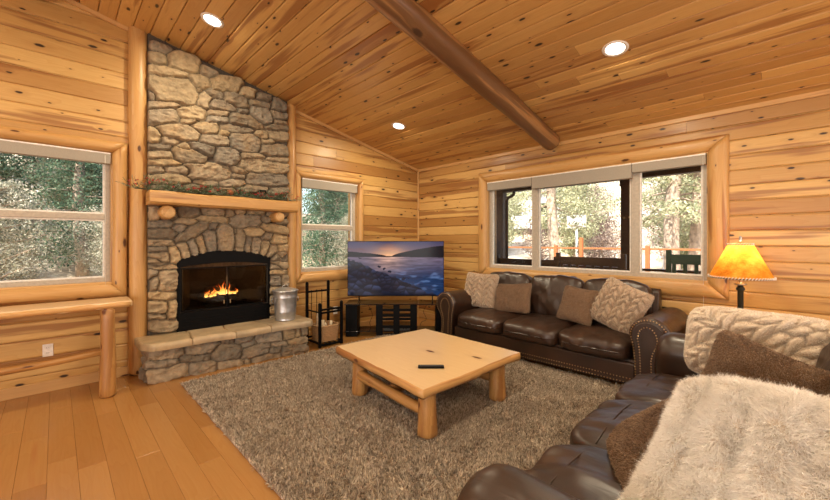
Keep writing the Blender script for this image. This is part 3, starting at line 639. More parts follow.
# hearth base: front face and two ends wrap into one height field
HL = Vector((.455, -4.175)); HR = Vector((.555, -2.545)); fl = (HR - HL).length
def hearth_xy(s, h):             # s: 0..a left end, a..a+fl front, then right end
    a = .34
    if s < a: b0 = Vector((HL.x - (a - s), HL.y)); n = Vector((0, -1))
    elif s <= a + fl: b0 = HL.lerp(HR, (s - a) / fl); n = Vector((1, -.06))
    else: b0 = Vector((HR.x - (s - a - fl), HR.y)); n = Vector((0, 1))
    r_ = .04
    if abs(s - a) < r_: n = (Vector((0, -1)) * (a + r_ - s) + Vector((1, 0)) * (s - a + r_)).normalized()
    if abs(s - a - fl) < r_: n = (Vector((0, 1)) * (s - a - fl + r_) + Vector((1, 0)) * (a + fl + r_ - s)).normalized()
    return b0 + n * h
HS = [(cy - (-4.175) + .34, cz, hy, hz, a) for cy, cz, hy, hz, a in HE]
HS += [(.17, .27, .13, .055, 0), (.15, .16, .15, .05, 0), (.18, .05, .14, .055, 0), (fl + .5, .27, .12, .05, 0), (fl + .52, .17, .13, .05, 0), (fl + .5, .06, .13, .06, 0)]
s_, z_, h_, c_, F_, nS, nZ = masonry(HS, 0, fl + .68, lambda s: .335, 0.0, .008, 8, depth=.045)
V_ = np.array([(*hearth_xy(float(a), float(b_) - .02), float(z)) for a, b_, z in zip(s_, h_, z_)])
o = FP(np_mesh('hearth_base', V_, F_, M['stone'], col=c_)); recalc(o)
# flagstone slabs
m_slab = vcol('flagstone', .42, 7, .22, .25, .01)
cuts = [(-4.245, -3.80), (-3.80, -3.42), (-3.42, -3.03), (-3.03, -2.475)]
def front_x(y): return .50 + (y + 4.2) * .056 + .014 * math.sin(y * 9) - (.16 * max(0, (-4.13 - y) / .115) ** 2) - .08 * max(0, (y + 2.55) / .075) ** 2
for k, (ya, yb) in enumerate(cuts):
    nx, ny = 40, 46; V = []; 
    for j in range(ny):
        t = j / (ny - 1)
        for i in range(nx):
            u = i / (nx - 1)
            w0 = .02 * math.sin(u * 5 + k * 2 - 2); w1 = .02 * math.sin(u * 5 + (k + 1) * 2 - 2)
            y0 = ya + (w0 if k > 0 else 0) + .003; y1 = yb + (w1 if k < 3 else 0) - .003
            y = y0 + (y1 - y0) * t; x = .11 + (front_x(y) + .045 - .11) * u; V.append((x, y, 0))
    V = np.array(V); U = np.tile(np.linspace(0, 1, nx), ny); Tt = np.repeat(np.linspace(0, 1, ny), nx)
    e = np.minimum(np.minimum(Tt, 1 - Tt) * (yb - ya) / .018, (1 - U) * .45 / .03); e = np.clip(e, 0, 1)
    V[:, 2] = .405 + .004 * fbm(V, 8, k + 40) + .0016 * fbm(V, 30, k + 50) - .016 * (1 - e) ** 2
    Bt = V.copy(); Bt[:, 2] = .337; Bt[:, 0] -= .012 * (U > .98)
    lo = []; idx = lambda i, j: j * nx + i
    ring = [idx(i, 0) for i in range(nx)] + [idx(nx - 1, j) for j in range(1, ny)] + [idx(i, ny - 1) for i in range(nx - 2, -1, -1)] + [idx(0, j) for j in range(ny - 2, -1, -1)]
    F = grid_faces(ny, nx); n0 = len(V); mid = V[ring].copy(); mid[:, 2] = .368 + .006 * vn(mid, 20, 3); cx_ = V[:, :2].mean(0)
    mid[:, 0] += np.where(mid[:, 0] > .4, .008, 0)
    bot = V[ring].copy(); bot[:, 2] = .333; m_ = len(ring)
    VV = np.vstack([V, mid, bot]); q = []
    for i in range(m_ - 1): q.append([ring[i], ring[i + 1], n0 + i + 1, n0 + i]); q.append([n0 + i, n0 + i + 1, n0 + m_ + i + 1, n0 + m_ + i])
    F = np.vstack([F, np.array(q), ])
    cc = np.tile(np.array([(.46, .345, .20), (.50, .375, .225), (.44, .33, .20), (.40, .31, .20)][k]), (len(VV), 1))
    cc = cc * (1 + .12 * fbm(VV, 5, 70 + k))[:, None]
    o = FP(np_mesh('hearth_slab', VV, F, m_slab, col=cc)); recalc(o)
    
# firebox
m_soot = plain('firebox_refractory', (.10, .08, .06), .9, bumps=.3, scale=30, var=.35)
def arch_pts(hw, zb, zs, zt, n=20): 
    return [(-hw, zb), (-hw, zs)] + [(-hw + 2 * hw * i / n, zs + (zt - zs) * (1 - ((-hw + 2 * hw * i / n) / hw) ** 2)) for i in range(1, n)] + [(hw, zs), (hw, zb)]
fbx = FP(MB().extrude([(y + BY, z) for y, z in arch_pts(BW, .405, BZS, BZT)], .02, 'yz', off=-.40, axis=1).build('firebox', M['blackmatte']))
sh = MB(); sh.box(-.42, .11, BY - BW - .02, BY - BW + .005, .40, 1.30); sh.box(-.42, .11, BY + BW - .005, BY + BW + .02, .40, 1.30); sh.box(-.42, .11, BY - BW, BY + BW, 1.265, 1.30); sh.box(-.42, .13, BY - BW, BY + BW, .40, .43); sh.build('firebox_shell', M['blackmatte'], fbx)
def ring_plate(outer, inner, x0, d, name, mat, par):
    V = []; F = []; n = len(outer)
    for x in (x0, x0 + d):
        V += [(x, a, b_) for a, b_ in outer] + [(x, a, b_) for a, b_ in inner]
    for i in range(n):
        j = (i + 1) % n
        F += [[2 * n + i, 2 * n + j, 3 * n + j, 3 * n + i], [i, n + i, n + j, j], [i, j, 2 * n + j, 2 * n + i], [n + i, 3 * n + i, 3 * n + j, n + j]]
    mb = MB(); mb.add(V, F, smooth=False); return recalc(mb.build(name, mat, par))
ou = [(y + BY, z) for y, z in arch_pts(BW, .405, BZS, BZT)]
inn = [(y + BY, z) for y, z in arch_pts(BW - .028, .605, BZS - .075, BZT - .145)]
ring_plate(ou, inn, .135, .03, 'firebox_surround', M['black'], fbx)
mb = MB(); 
mb.extrude([(-4.0 + .63 - .02, 0), (0, 0)][:0] or [(.14, BY - BW + .02), (.14, BY - BW + .035), (-.36, BY - .27), (-.36, BY - .285)], .75, 'xy', off=.44)
mb.extrude([(.14, BY + BW - .02), (.14, BY + BW - .035), (-.36, BY + .27), (-.36, BY + .285)], .75, 'xy', off=.44)
mb.box(-.375, -.36, BY - .30, BY + .30, .44, 1.2)
recalc(mb.build('refractory_panels', m_soot, fbx))
MB().box(-.38, .135, BY - BW + .01, BY + BW - .01, .54, .60).build('firebox_floor', M['blackmatte'], fbx)
# bi-fold glass doors
m_tint = glass(); m_tint.name = 'smoked_glass'
for n_ in m_tint.node_tree.nodes:
    if n_.type == 'BSDF_TRANSPARENT': n_.inputs[0].default_value = (.50, .48, .45, 1)
for (a, b_) in ((-.478, -.004), (.004, .478)):
    d = MB(); za, zb = .612, 1.10; w_ = .014
    d.box(.128, .140, BY + a, BY + a + w_, za, zb); d.box(.128, .140, BY + b_ - w_ * .4, BY + b_, za, zb); d.box(.128, .140, BY + a, BY + b_, za, za + w_); d.box(.128, .140, BY + a, BY + b_, zb - w_, zb)
    dr = d.build('glass_door', M['nail'] if False else M['black'], fbx)
    g = MB(); g.box(.131, .134, BY + a + .01, BY + b_ - .003, za + .01, zb - .01); g.build('door_pane', m_tint, dr)
    g = MB(); s_ = 1 if a < 0 else -1; e_ = b_ if a < 0 else a
    g.box(.14, .158, BY + e_ - s_ * .03 - .004, BY + e_ - s_ * .03 + .004, .66, .70, bev=.002); g.build('door_handle', M['nail'], dr)
for s in (-1, 1):   # brass-toned folding track edges seen inside
    g = MB(); g.box(.120, .128, BY + s * .455 - .006, BY + s * .455 + .006, .61, 1.10); g.build('door_edge', M['nail'], fbx)
g = MB(); 
for z in (.44, .47, .50, .53): g.box(.162, .170, BY - BW + .05, BY + BW - .05, z, z + .012, bev=.003)
g.build('louver', M['black'], fbx)
# mantel
mant = MB(); mant.add([], [])
sec = [(.12, 1.905), (.34, 1.912), (.362, 1.89), (.366, 1.84), (.36, 1.795), (.335, 1.775), (.12, 1.775)]
Vv = []; Ff = []; UV = []; n = len(sec); L0, L1, sg = -4.150, -2.565, 30
for i in range(sg + 1):
    y = L0 + (L1 - L0) * i / sg
    for k, (x, z) in enumerate(sec):
        w_ = float(vn([[y * 3, k * 1.3, 0]], 1, 4)[0]) * .006
        Vv.append((x + (w_ if x > .2 else 0), y, z + (w_ if x > .2 else 0)))
per = [0]; 
for k in range(1, n + 1): per.append(per[-1] + math.dist(sec[k - 1], sec[k % n]))
for i in range(sg):
    ya, yb = L0 + (L1 - L0) * i / sg, L0 + (L1 - L0) * (i + 1) / sg
    for k in range(n):
        k2 = (k + 1) % n; Ff.append([i * n + k, i * n + k2, (i + 1) * n + k2, (i + 1) * n + k]); UV.append([(ya, per[k]), (ya, per[k + 1]), (yb, per[k + 1]), (yb, per[k])])
Ff.append(list(range(n))); UV.append([(a * .3, b_) for a, b_ in sec]); Ff.append([sg * n + k for k in range(n)][::-1]); UV.append([(a * .3, b_) for a, b_ in sec][::-1])
mant.add(Vv, Ff, UV, smooth=False); FP(recalc(mant.build('mantel_shelf', M['log'])))
for (y, r) in ((-3.985, .073), (-2.79, .066)):
    mb = MB(); mb.log((.10, y, 1.775 - r - .002), (.325, y, 1.775 - r - .002), r, wob=.04, seed=int(-y * 10), mi=0)
    b_ = FP(mb.build('mantel_bracket', M['log']))
    mb = MB(); mb.tube([(.3255, y, 1.775 - r - .002), (.3275, y, 1.775 - r - .002)], [r * .82, r * .8], 20); mb.tube([(.327, y + .01, 1.775 - r), (.3285, y + .01, 1.775 - r)], [.007, .006], 8)
    mb.build('cut_end', M['endgrain'], b_)

# --- burning fire
M['ember'] = emis('glowing_ember', (1, .16, .02), 6)
gr = empty('fire_grate', (-.08, BY, .60), 0, 'black iron grate holding the burning logs', 'fire grate')
mb = MB()
for i in range(9): mb.box(-.14, .14, -.24 + i * .06 - .006, -.24 + i * .06 + .006, .07, .085)
for x in (-.13, .13): mb.box(x - .006, x + .006, -.26, .26, .06, .072)
for x in (-.13, .13):
    for y in (-.22, .22): mb.box(x - .008, x + .008, y - .008, y + .008, .001, .062)
mb.build('grate_bars', M['black'], gr)
rr = random.Random(5); GL = 'charred split log burning on the fireplace grate'
for i, (a, b_, r) in enumerate((((-.16, -.20, .13), (-.15, .24, .13), .042), ((.02, -.25, .12), (.01, .20, .125), .038), ((-.12, -.15, .20), (.03, .15, .205), .036), ((.09, -.22, .115), (.08, .12, .115), .03))):
    mb = MB(); mb.log(a, b_, r, wob=.15, seed=i + 60, n=12)
    o = mb.build('burning_log', M['firelog'], None, (-.08, BY, .60)); tag(o, GL, 'firewood', 'logs burning on the grate')
m_fl, nt, b = new_mat('flame'); nt.nodes.remove(b)
tc = N(nt, 'ShaderNodeTexCoord').outputs['Generated']; sp = N(nt, 'ShaderNodeSeparateXYZ'); nt.links.new(tc, sp.inputs[0])
col = ramp(nt, sp.outputs[2], [(0, (1, .62, .18)), (.35, (1, .42, .08)), (.75, (1, .17, .02)), (1, (.8, .06, .01))])
em = N(nt, 'ShaderNodeEmission'); nt.links.new(col, em.inputs[0]); nt.links.new(ramp(nt, sp.outputs[2], [(0, 1.0), (1, .3)]), em.inputs[1])
em2 = math_n(nt, 'MULTIPLY', ramp(nt, sp.outputs[2], [(0, 1.0), (1, .25)]), 9.0); nt.links.new(em2, em.inputs[1])
tr = N(nt, 'ShaderNodeBsdfTransparent'); lw = N(nt, 'ShaderNodeLayerWeight'); lw.inputs[0].default_value = .35
mx = N(nt, 'ShaderNodeMixShader'); nt.links.new(ramp(nt, lw.outputs['Facing'], [(.25, 0.0), (.95, 1.0)]), mx.inputs[0]); nt.links.new(em.outputs[0], mx.inputs[1]); nt.links.new(tr.outputs[0], mx.inputs[2])
nt.links.new(mx.outputs[0], nt.nodes['Material Output'].inputs[0])
flame = empty('fire_flames', (-.06, BY, .74), 0, 'small orange and yellow flames over the fireplace logs', 'fire')
for i in range(17):
    y = -.19 + i * .0225 + rr.uniform(-.008, .008); hgt = (.04 + .11 * math.exp(-((y - .02) / .09) ** 2) * rr.uniform(.5, 1) + rr.uniform(0, .03)); x = rr.uniform(-.07, .1)
    mb = MB(); pts = []; rad = []; ph = rr.uniform(0, 6)
    for k in range(10):
        t = k / 9; pts.append((x, y + .014 * math.sin(t * 5 + ph) * t * 1.6, t * hgt)); rad.append(max(.0012, (.010 + .008 * rr.random() * .5 + .012 * math.sin(PI * min(1, t * 1.6 + .25))) * (1 - t ** 1.6)))
    mb.tube(pts, rad, 9); mb.build('flame', m_fl, flame)
lt = bpy.data.lights.new('fire_glow', 'POINT'); lt.energy = 2.5; lt.color = (1, .45, .15); lt.shadow_soft_size = .08
lo = bpy.data.objects.new('fire_glow', lt); lo.location = (.0, BY, .92); C.objects.link(lo)

# --- garland, berries, two small things on the mantel
M['needle'] = plain('garland_needles', (.075, .12, .055), .7, var=.4, scale=60)
M['needle2'] = plain('garland_frosted', (.20, .23, .17), .7, var=.4, scale=60)
M['berry'] = plain('red_berry', (.38, .02, .015), .3)
M['leafb'] = plain('dark_leaf', (.05, .035, .02), .6)
def garland(name, label, y0, y1, seed, z=1.925, extra=0):
    root = empty(name, (.27, (y0 + y1) / 2, 1.912)); tag(root, label, 'garland'); rr = random.Random(seed); c0 = Vector(root.location)
    st = MB(); nd = [MB(), MB()]; be = MB()
    st.tube([Vector((.27 + .01 * math.sin(i), y0 + (y1 - y0) * i / 8, z + .004 * math.sin(i * 2))) - c0 for i in range(9)], .004, 5)
    n = int((y1 - y0) * 150)
    for i in range(n):
        y = y0 + (y1 - y0) * i / n; en = max(0, 1 - (y + 4.26) / .35, 1 - (-2.62 - y) / .3); L_ = rr.uniform(.08, .14) * (1.15 + .6 * en); a = rr.uniform(-1.1, 1.1) ; e = rr.uniform(.0, 1.25)
        p0 = Vector((.27 + rr.uniform(-.03, .05), y, z)); sx = rr.choice((-1, 1)); d = Vector((math.cos(a) * .7 * rr.choice((-1, 1, 1)), math.sin(a) * .6 + sx * .7, math.sin(e))).normalized()
        m_ = nd[0 if rr.random() < .68 else 1]
        for k in range(16):
            t = k / 16; p = p0 + d * L_ * t; q = d.cross(Vector((rr.uniform(-1, 1), rr.uniform(-1, 1), rr.uniform(-1, 1)))).normalized()
            tip = p + (q * .7 + d * .9).normalized() * .034; w_ = d.cross(q) * .0028
            tip.z = max(tip.z, 1.913); p.z = max(p.z, 1.913)
            if tip.x < .3: tip.z = max(tip.z, 1.915)
            m_.add([p - c0 - w_, p - c0 + w_, tip - c0], [[0, 1, 2]], [[(0, 0), (0, .01), (.02, 0)]])
        if rr.random() < .30:
            for j in range(3): be.ball(p0 + d * L_ * .6 + Vector((rr.uniform(-.012, .012), rr.uniform(-.012, .012), rr.uniform(.01, .025))) - c0, .0065, 8, 5)
    st.build('stem', M['leafb'], root); nd[0].build('pine_needles', M['needle'], root); nd[1].build('frosted_needles', M['needle2'], root); be.build('red_berries', M['berry'], root)['kind'] = 'stuff'
garland('pine_garland', 'evergreen garland with red berries on the left half of the mantel', -4.26, -3.45, 3)
garland('pine_garland', 'evergreen garland with red berries on the right end of the mantel', -3.40, -2.62, 9)
t = empty('candle_jar', (.24, -3.36, 1.912), 0, 'rust brown votive candle jar in the middle of the mantel', 'candle')
MB().lathe([(0, 0), (.030, 0), (.034, .01), (.034, .075), (.030, .08), (.028, .075), (.028, .02), (0, .02)]).build('jar', plain('rust_glass', (.30, .10, .03), .3), t)
MB().lathe([(0, .02), (.027, .02), (.027, .06), (0, .058)], n=20).build('candle', M['birch'], t)
t = empty('candle_lantern', (.23, -2.98, 1.912), 0, 'small dark lantern standing toward the right of the mantel', 'lantern')
mb = MB(); mb.box(-.035, .035, -.035, .035, 0, .012, bev=.002); mb.box(-.035, .035, -.035, .035, .11, .12, bev=.002)
for a in (-1, 1):
    for b_ in (-1, 1): mb.box(a * .03 - .004, a * .03 + .004, b_ * .03 - .004, b_ * .03 + .004, .01, .112)
mb.build('lantern_frame', M['black'], t); MB().lathe([(0, .012), (.02, .012), (.02, .08), (0, .08)], n=16).build('candle', plain('dark_candle', (.12, .03, .02), .5), t)

# --- galvanised bucket with lid
bk = empty('ash_bucket', (.375, -2.745, .409), 0, 'lidded galvanised metal ash bucket on the hearth', 'bucket')
MB().lathe([(0, .004), (.098, .004), (.104, 0), (.106, .008), (.102, .015), (.106, .03), (.112, .09), (.115, .10), (.113, .11), (.124, .26), (.127, .27), (.124, .28), (.13, .335), (.134, .34), (.13, .345), (.12, .342), (.10, .02), (0, .01)], n=48).build('bucket_body', M['galv'], bk)
lid = MB().lathe([(0, .385), (.03, .384), (.08, .374), (.12, .358), (.138, .352), (.141, .345), (.138, .340), (.12, .345), (0, .36)], n=48).build('bucket_lid', M['galv'], bk)
MB().tube([(.0, -.035, .382), (0, -.033, .40), (0, -.015, .411), (0, .015, .411), (0, .033, .40), (0, .035, .382)], .004, 8).build('lid_handle', M['galv'], lid)
for s in (-1, 1):
    c0 = Vector((.0, s * .127, .27)); 
    MB().tube([c0 + Vector((-.04, 0, 0)), c0 + Vector((-.042, s * .012, -.05)), c0 + Vector((0, s * .016, -.065)), c0 + Vector((.042, s * .012, -.05)), c0 + Vector((.04, 0, 0))], .0035, 8).build('side_handle', M['galv'], bk)

bk.scale = (1.13, 1.13, 1.06)
# --- log console under the left window
cs = empty('log_console_table', (.33, -5.2, 0), 0, 'live edge pine console on peeled log legs under the left window', 'console table')
poly = []; y0, y1 = -6.15, -4.305
for i in range(31):
    y = y0 + (y1 - y0) * i / 30; poly.append((.50 + .012 * float(vn([[y * 4, 0, 0]], 1, 3)[0]), y))
poly += [(.47, -4.30), (.13, -4.30)] + [(.125, y1 - (y1 - y0) * i / 6) for i in range(1, 7)]
mb = MB().extrude([(x - .33, y + 5.2) for x, y in poly], .058, 'xy', off=.782, bev=.012, axis=1); tp = mb.build('table_top', M['slabwood'], cs); recalc(tp)
mb = MB(); Vv = []; n = 30
mb.tube([(.165 + .006 * math.sin(i * 1.7), -0.93 + i * (1.81 / 24), .808) for i in range(25)], [.026 + .003 * math.sin(i * 2.3) for i in range(25)], 10, wob=.1, seed=4)
mb.build('live_edge', M['slabedge'], tp)
for (x, y) in ((.20, .715), (-.10, .73), (.20, -.83), (-.10, -.83)):
    mb = MB(); mb.log((x + .012, y, 0), (x, y, .79), .058, .048, wob=.07, seed=int(abs(y) * 100 + x * 10)); mb.build('leg', M['rustic'], cs)
mb = MB(); mb.log((.02, -.82, .33), (.0, .72, .36), .035, .03, wob=.15, seed=14, bow=.02); mb.build('stretcher', M['rustic'], cs)

# --- wall outlets
def outlet(y, z, label):
    t = empty('power_outlet', (.008, y, z), 0, label, 'power outlet')
    MB().box(0, .006, -.036, .036, -.058, .058, bev=.003).build('cover_plate', M['white'], t)
    for s in (-1, 1):
        r = MB().box(.005, .009, -.017, .017, s * .024 - .015, s * .024 + .015, bev=.002).build('socket', M['white'], t)
        q = MB(); q.box(.009, .0095, -.008, -.005, s * .024 - .004, s * .024 + .006); q.box(.009, .0095, .005, .008, s * .024 - .004, s * .024 + .006); q.build('slots', M['blackmatte'], r)
outlet(-4.874, .384, 'white double wall outlet under the left window'); outlet(-1.787, .35, 'white wall outlet behind the fireside log rack')

# --- fireside tool and log rack
rk = empty('fireside_log_rack', (.38, -2.2, 0), 0, 'black iron log rack with hanging fire tools beside the hearth', 'log rack')
x0, x1, y0, y1 = -.17, .17, -.16, .17
mb = MB()
def bar(mb, a, b_, r=.010): 
    a, b_ = Vector(a), Vector(b_); lo = [min(a[i], b_[i]) - r for i in range(3)]; hi = [max(a[i], b_[i]) + r for i in range(3)]; mb.box(lo[0], hi[0], lo[1], hi[1], lo[2], hi[2], bev=.002)
for (x, y, h) in ((x0, y0, .80), (x0, y1, .80), (x1, y0, .55), (x1, y1, .55)):
    mb = MB(); bar(mb, (x, y, .017), (x, y, h), .016); po = mb.build('rack_post', M['black'], rk); MB().ball((x, y, h + .020), .022, 10, 6).build('finial', M['black'], po)
mb = MB()
rails = [((x0, y0, z), (x0, y1, z), .012) for z in (.70, .08)] + [((x1, y0, z), (x1, y1, z), .012) for z in (.455, .495, .03)] + [((x0, y, z), (x1, y, z), .008) for z in (.05, .46) for y in (y0, y1)] + [((x0, y0 + (i + .5) * .066, .045), (x1, y0 + (i + .5) * .066, .045), .006) for i in range(5)]
for a, b_, r in rails: mb = MB(); bar(mb, a, b_, r); mb.build('rack_rail', M['black'], rk)
for (y, kind, lab) in ((-2.31, 'poker', 'black iron fire poker hanging on the log rack'), (-2.23, 'brush', 'black hearth brush hanging on the log rack'), (-2.15, 'shovel', 'black ash shovel hanging on the log rack')):
    t = empty('fire_' + kind, (.225, y, .69), 0, lab, 'fire tool')
    MB().tube([(0, 0, .02), (.012, 0, .035), (.02, 0, .02), (.016, 0, -.02), (.014, 0, -.10)], .004, 7).build('handle', M['black'], t)
    MB().tube([(.014, 0, -.10), (.014, 0, -.42)], .0045, 7).build('shaft', M['black'], t)
    h_ = MB()
    if kind == 'poker': h_.tube([(.014, 0, -.42), (.014, 0, -.50)], [.004, .001], 7); h_.tube([(.014, 0, -.44), (.014, .02, -.46), (.014, .028, -.445)], [.004, .003, .001], 6)
    elif kind == 'brush': h_.lathe([(0, -.42), (.012, -.42), (.018, -.50), (.022, -.54), (0, -.54)], (.014, 0, 0), 14)
    else: h_.extrude([(-.03, -.42), (.03, -.42), (.04, -.54), (-.04, -.54)], .004, 'yz', off=.012, bev=.001)
    h_.build(kind + '_head', M['black'], t)
bs = empty('wicker_basket', (.40, -2.19, .056), 0, 'brown wicker basket of kindling inside the iron log rack', 'basket')
mb = MB(); nx = 60
for lv in range(12):
    z = lv * .017 + .008; s = 1 + lv * .012
    pts = []
    for k in range(49):
        a = 2 * PI * k / 48; x = .115 * s * max(-1, min(1, 1.25 * math.cos(a))); y = .135 * s * max(-1, min(1, 1.25 * math.sin(a)))
        w_ = .003 * math.sin(k * PI / 1 + lv * PI); pts.append((x + w_ * math.cos(a), y + w_ * math.sin(a), z))
    mb.tube(pts, .009, 6, cap=False)
mb.box(-.11, .11, -.13, .13, 0, .006); mb.build('basket_weave', M['wicker'], bs)
mb = MB(); s = 1.15
mb.tube([(.115 * s * max(-1, min(1, 1.25 * math.cos(2 * PI * k / 48))), .135 * s * max(-1, min(1, 1.25 * math.sin(2 * PI * k / 48))), .208) for k in range(49)], .012, 8, cap=False); mb.build('basket_rim', M['wicker'], bs)
for i, (a, b_, r, lab) in enumerate((((.33, -2.27, .075), (.34, -2.255, .43), .026, 'tallest pale split log standing at the left of the wicker basket'), ((.40, -2.23, .075), (.37, -2.21, .32), .024, 'short pale kindling log leaning in the middle of the wicker basket'), ((.43, -2.14, .075), (.40, -2.10, .30), .022, 'short kindling log at the right side of the wicker basket'), ((.36, -2.12, .075), (.35, -2.17, .27), .022, 'small kindling log at the back of the wicker basket'))):
    mb = MB(); mb.log(a, b_, r, wob=.15, seed=90 + i, n=10); tag(mb.build('kindling_log', M['birch']), lab, 'firewood', 'kindling in the wicker basket')
# ================================================================ TELEVISION CORNER (faces the room diagonally)
TH = math.radians(45.6)          # stand is turned to face across the corner
def CP(depth, lat):              # point in the corner frame: depth from the viewing side, lateral
    f_ = Vector((math.cos(math.radians(135.6)), math.sin(math.radians(135.6)))); r_ = Vector((f_.y, -f_.x)); c0 = Vector((4.8397, -4.8228))
    return c0 + f_ * depth + r_ * lat
p = CP(5.52, -.27)
st = empty('tv_stand', (p.x, p.y, 0), TH, 'black glass and metal television stand across the corner', 'tv stand')
# local: x right, y away, top z .483
hw = .755
MB().box(-hw, hw, -.20, .20, .470, .483, bev=.002).build('glass_top', plain('black_glass', (.01, .01, .012), .06), st)
for s in (-1, 1):
    MB().box(s * (hw - .095) - .085, s * (hw - .095) + .085, -.16, .12, 0, .468, bev=.004).build('side_column', M['black'], st)
MB().box(-hw + .02, hw - .02, -.17, .14, .075, .087, bev=.002).build('lower_shelf', bpy.data.materials['black_glass'], st)
tw = MB(); cx0, cx1 = -.30, .30
for x in (cx0, cx1 - .10): tw.box(x, x + .10, -.175, -.155, .02, .468, bev=.003)
tw.box(-.045, .045, -.175, -.155, .02, .468, bev=.003)
for z in (.02, .13, .245, .30, .375): tw.box(cx0, cx1, -.172, -.157, z, z + .035, bev=.002)
for x in (cx0, cx1 - .02): tw.box(x, x + .02, -.15, .12, .02, .468)
tw.build('centre_rack', M['black'], st)
for z in (.16, .29, .40): MB().box(cx0, cx1, -.155, .12, z, z + .008).build('shelf', bpy.data.materials['black_glass'], st)
rc = empty('av_receiver', (p.x, p.y, .088), TH, 'grey black media box on the lower shelf of the television stand', 'media box')
MB().box(-.19, .19, -.15, .08, .0, .06, bev=.004).build('case', plain('media_box', (.05, .055, .055), .4), rc)
MB().box(-.10, .05, -.153, -.15, .02, .045).build('display', M['blackmatte'], rc)
for x in (.10, .14): MB().tube([(x, -.15, .03), (x, -.162, .03)], .008, 10).build('knob', M['black'], rc)
# cables
for k, (pts, lab) in enumerate((([(.34, .05, .02), (.36, .02, .16), (.44, .03, .22), (.40, .03, .34), (.47, .0, .47)], 'thin black cable looping behind the right side of the television stand'), ([(-.36, .10, .02), (-.42, .08, .14), (-.38, .08, .28), (-.45, .06, .44)], 'thin black cable hanging behind the left side of the television stand'))):
    mb = MB(); P4 = [Vector(q) for q in pts]; fine = []
    for i in range(len(P4) - 1):
        a, b_, c_, d = P4[max(0, i - 1)], P4[i], P4[i + 1], P4[min(len(P4) - 1, i + 2)]
        for j in range(8):
            t = j / 8; fine.append(.5 * ((2 * b_) + (c_ - a) * t + (2 * a - 5 * b_ + 4 * c_ - d) * t * t + (3 * b_ - a - 3 * c_ + d) * t ** 3))
    mb.tube(fine + [P4[-1]], .003, 6); o = mb.build('power_cable', M['blackmatte'], None, (p.x, p.y, 0)); o.rotation_euler.z = TH; tag(o, lab, 'cable')
# television
p = CP(5.46, -.286)
tv = empty('television', (p.x, p.y, .4835), TH, 'flat screen television showing a rocky lake shore at sunset', 'television')
W2_, ZB, ZT = .716, .098, .915
MB().box(-W2_, W2_, -.012, .018, ZB, ZT, bev=.004).build('screen_housing', M['black'], tv)
MB().box(-.35, .35, .018, .05, ZB + .04, ZB + .42, bev=.01).build('rear_housing', M['black'], tv)
for s in (-1, 1):
    f_ = MB(); x = s * .545
    f_.tube([(x, -.11, .006), (x, -.06, .02), (x, -.01, .10), (x, .01, .11), (x, .05, .03), (x, .10, .006)], .006, 8); f_.build('foot', M['black'], tv)
# picture on the screen
nx, nz = 300, 170; xs = np.linspace(-W2_ + .007, W2_ - .007, nx); zs = np.linspace(ZB + .012, ZT - .007, nz)
X, Z = np.meshgrid(xs, zs, indexing='ij'); u = (X - xs[0]) / (xs[-1] - xs[0]); v = 1 - (Z - zs[0]) / (zs[-1] - zs[0])      # v down
u = u.ravel(); v = v.ravel(); Q = np.stack([u * 6, v * 3.4, 0 * u], 1)
def L3(a, b_, t): return np.array(a)[None] * (1 - t[:, None]) + np.array(b_)[None] * t[:, None]
hz = .275
sky = L3((.075, .075, .16), (.26, .17, .20), np.clip(v / hz, 0, 1)); glow = np.exp(-((u - .44) / .16) ** 2) * np.clip(v / hz, 0, 1) ** 1.3
cl = np.clip(fbm(Q * [1, 3.6, 1], 1.2, 3, 4) * 2.2, 0, 1); sky = sky * (1 - .45 * cl[:, None]) + np.array((.30, .12, .10)) * (cl * (.35 + glow))[:, None]
sky = sky + np.array((.75, .42, .12)) * glow[:, None]
wat = L3((.20, .15, .21), (.022, .055, .14), np.clip((v - hz) / .42, 0, 1)); rip = fbm(Q * [.8, 6, 1], 2.2, 9, 3); 
wg = np.exp(-((u - .42) / (.10 + .12 * v)) ** 2) * np.clip(1 - (v - hz) / .38, 0, 1); wat = wat * (1 + .5 * rip[:, None]) + np.array((.62, .36, .17)) * (wg * (.8 + .7 * rip))[:, None]
foam = np.clip(fbm(Q * [.7, 3.2, 1], 2.1, 21, 3) * 2.4 - .35, 0, 1) * np.clip((v - .42) * 4, 0, 1) * np.clip((u - .28) * 3, 0, 1); wat = wat + np.array((.13, .19, .32)) * foam[:, None]
img = np.where((v < hz)[:, None], sky, wat)
h1 = hz - .005 - .085 * np.clip(1 - u / .40, 0, 1) ** .6 * (1 + .12 * fbm(Q, 2, 30)); h2 = hz + .0 - .20 * np.clip((u - .46) / .54, 0, 1) ** .62 * (1 + .07 * fbm(Q * [1, 0, 0], 1.3, 31))
hill = ((v > h1) & (v < hz + .008)) | ((v > h2) & (v < hz + .012 + .02 * np.clip(u - .5, 0, 1))); img[hill] = np.array((.006, .008, .018))
rk_line = .33 + .75 * np.clip(u, 0, 1) ** 1.15 + .05 * fbm(Q, 1.6, 40); rk = v > rk_line
R_ = np.random.default_rng(3); cpts = R_.uniform(0, 1, (170, 2)); d1 = np.full(len(u), 9.); d2 = d1.copy(); id_ = np.zeros(len(u), int)
for i, (a, b_) in enumerate(cpts):
    d = np.hypot((u - a) * 1.8, (v - b_) * 1.35); m = d < d1; d2 = np.where(m, d1, np.minimum(d2, d)); d1 = np.where(m, d, d1); id_ = np.where(m, i, id_)
e = np.clip((d2 - d1) / .03, 0, 1); topl = np.clip((cpts[id_, 1] - v) * 14 + .35, 0, 1)
rc_ = (np.array((.012, .014, .03))[None] + np.array((.045, .06, .125))[None] * (topl * e * R_.uniform(.3, 1.2, 170)[id_])[:, None])
near = rk | ((d1 < .035) & (v > rk_line - .10) & (R_.random(170)[id_] < .5)); img[near] = rc_[near]
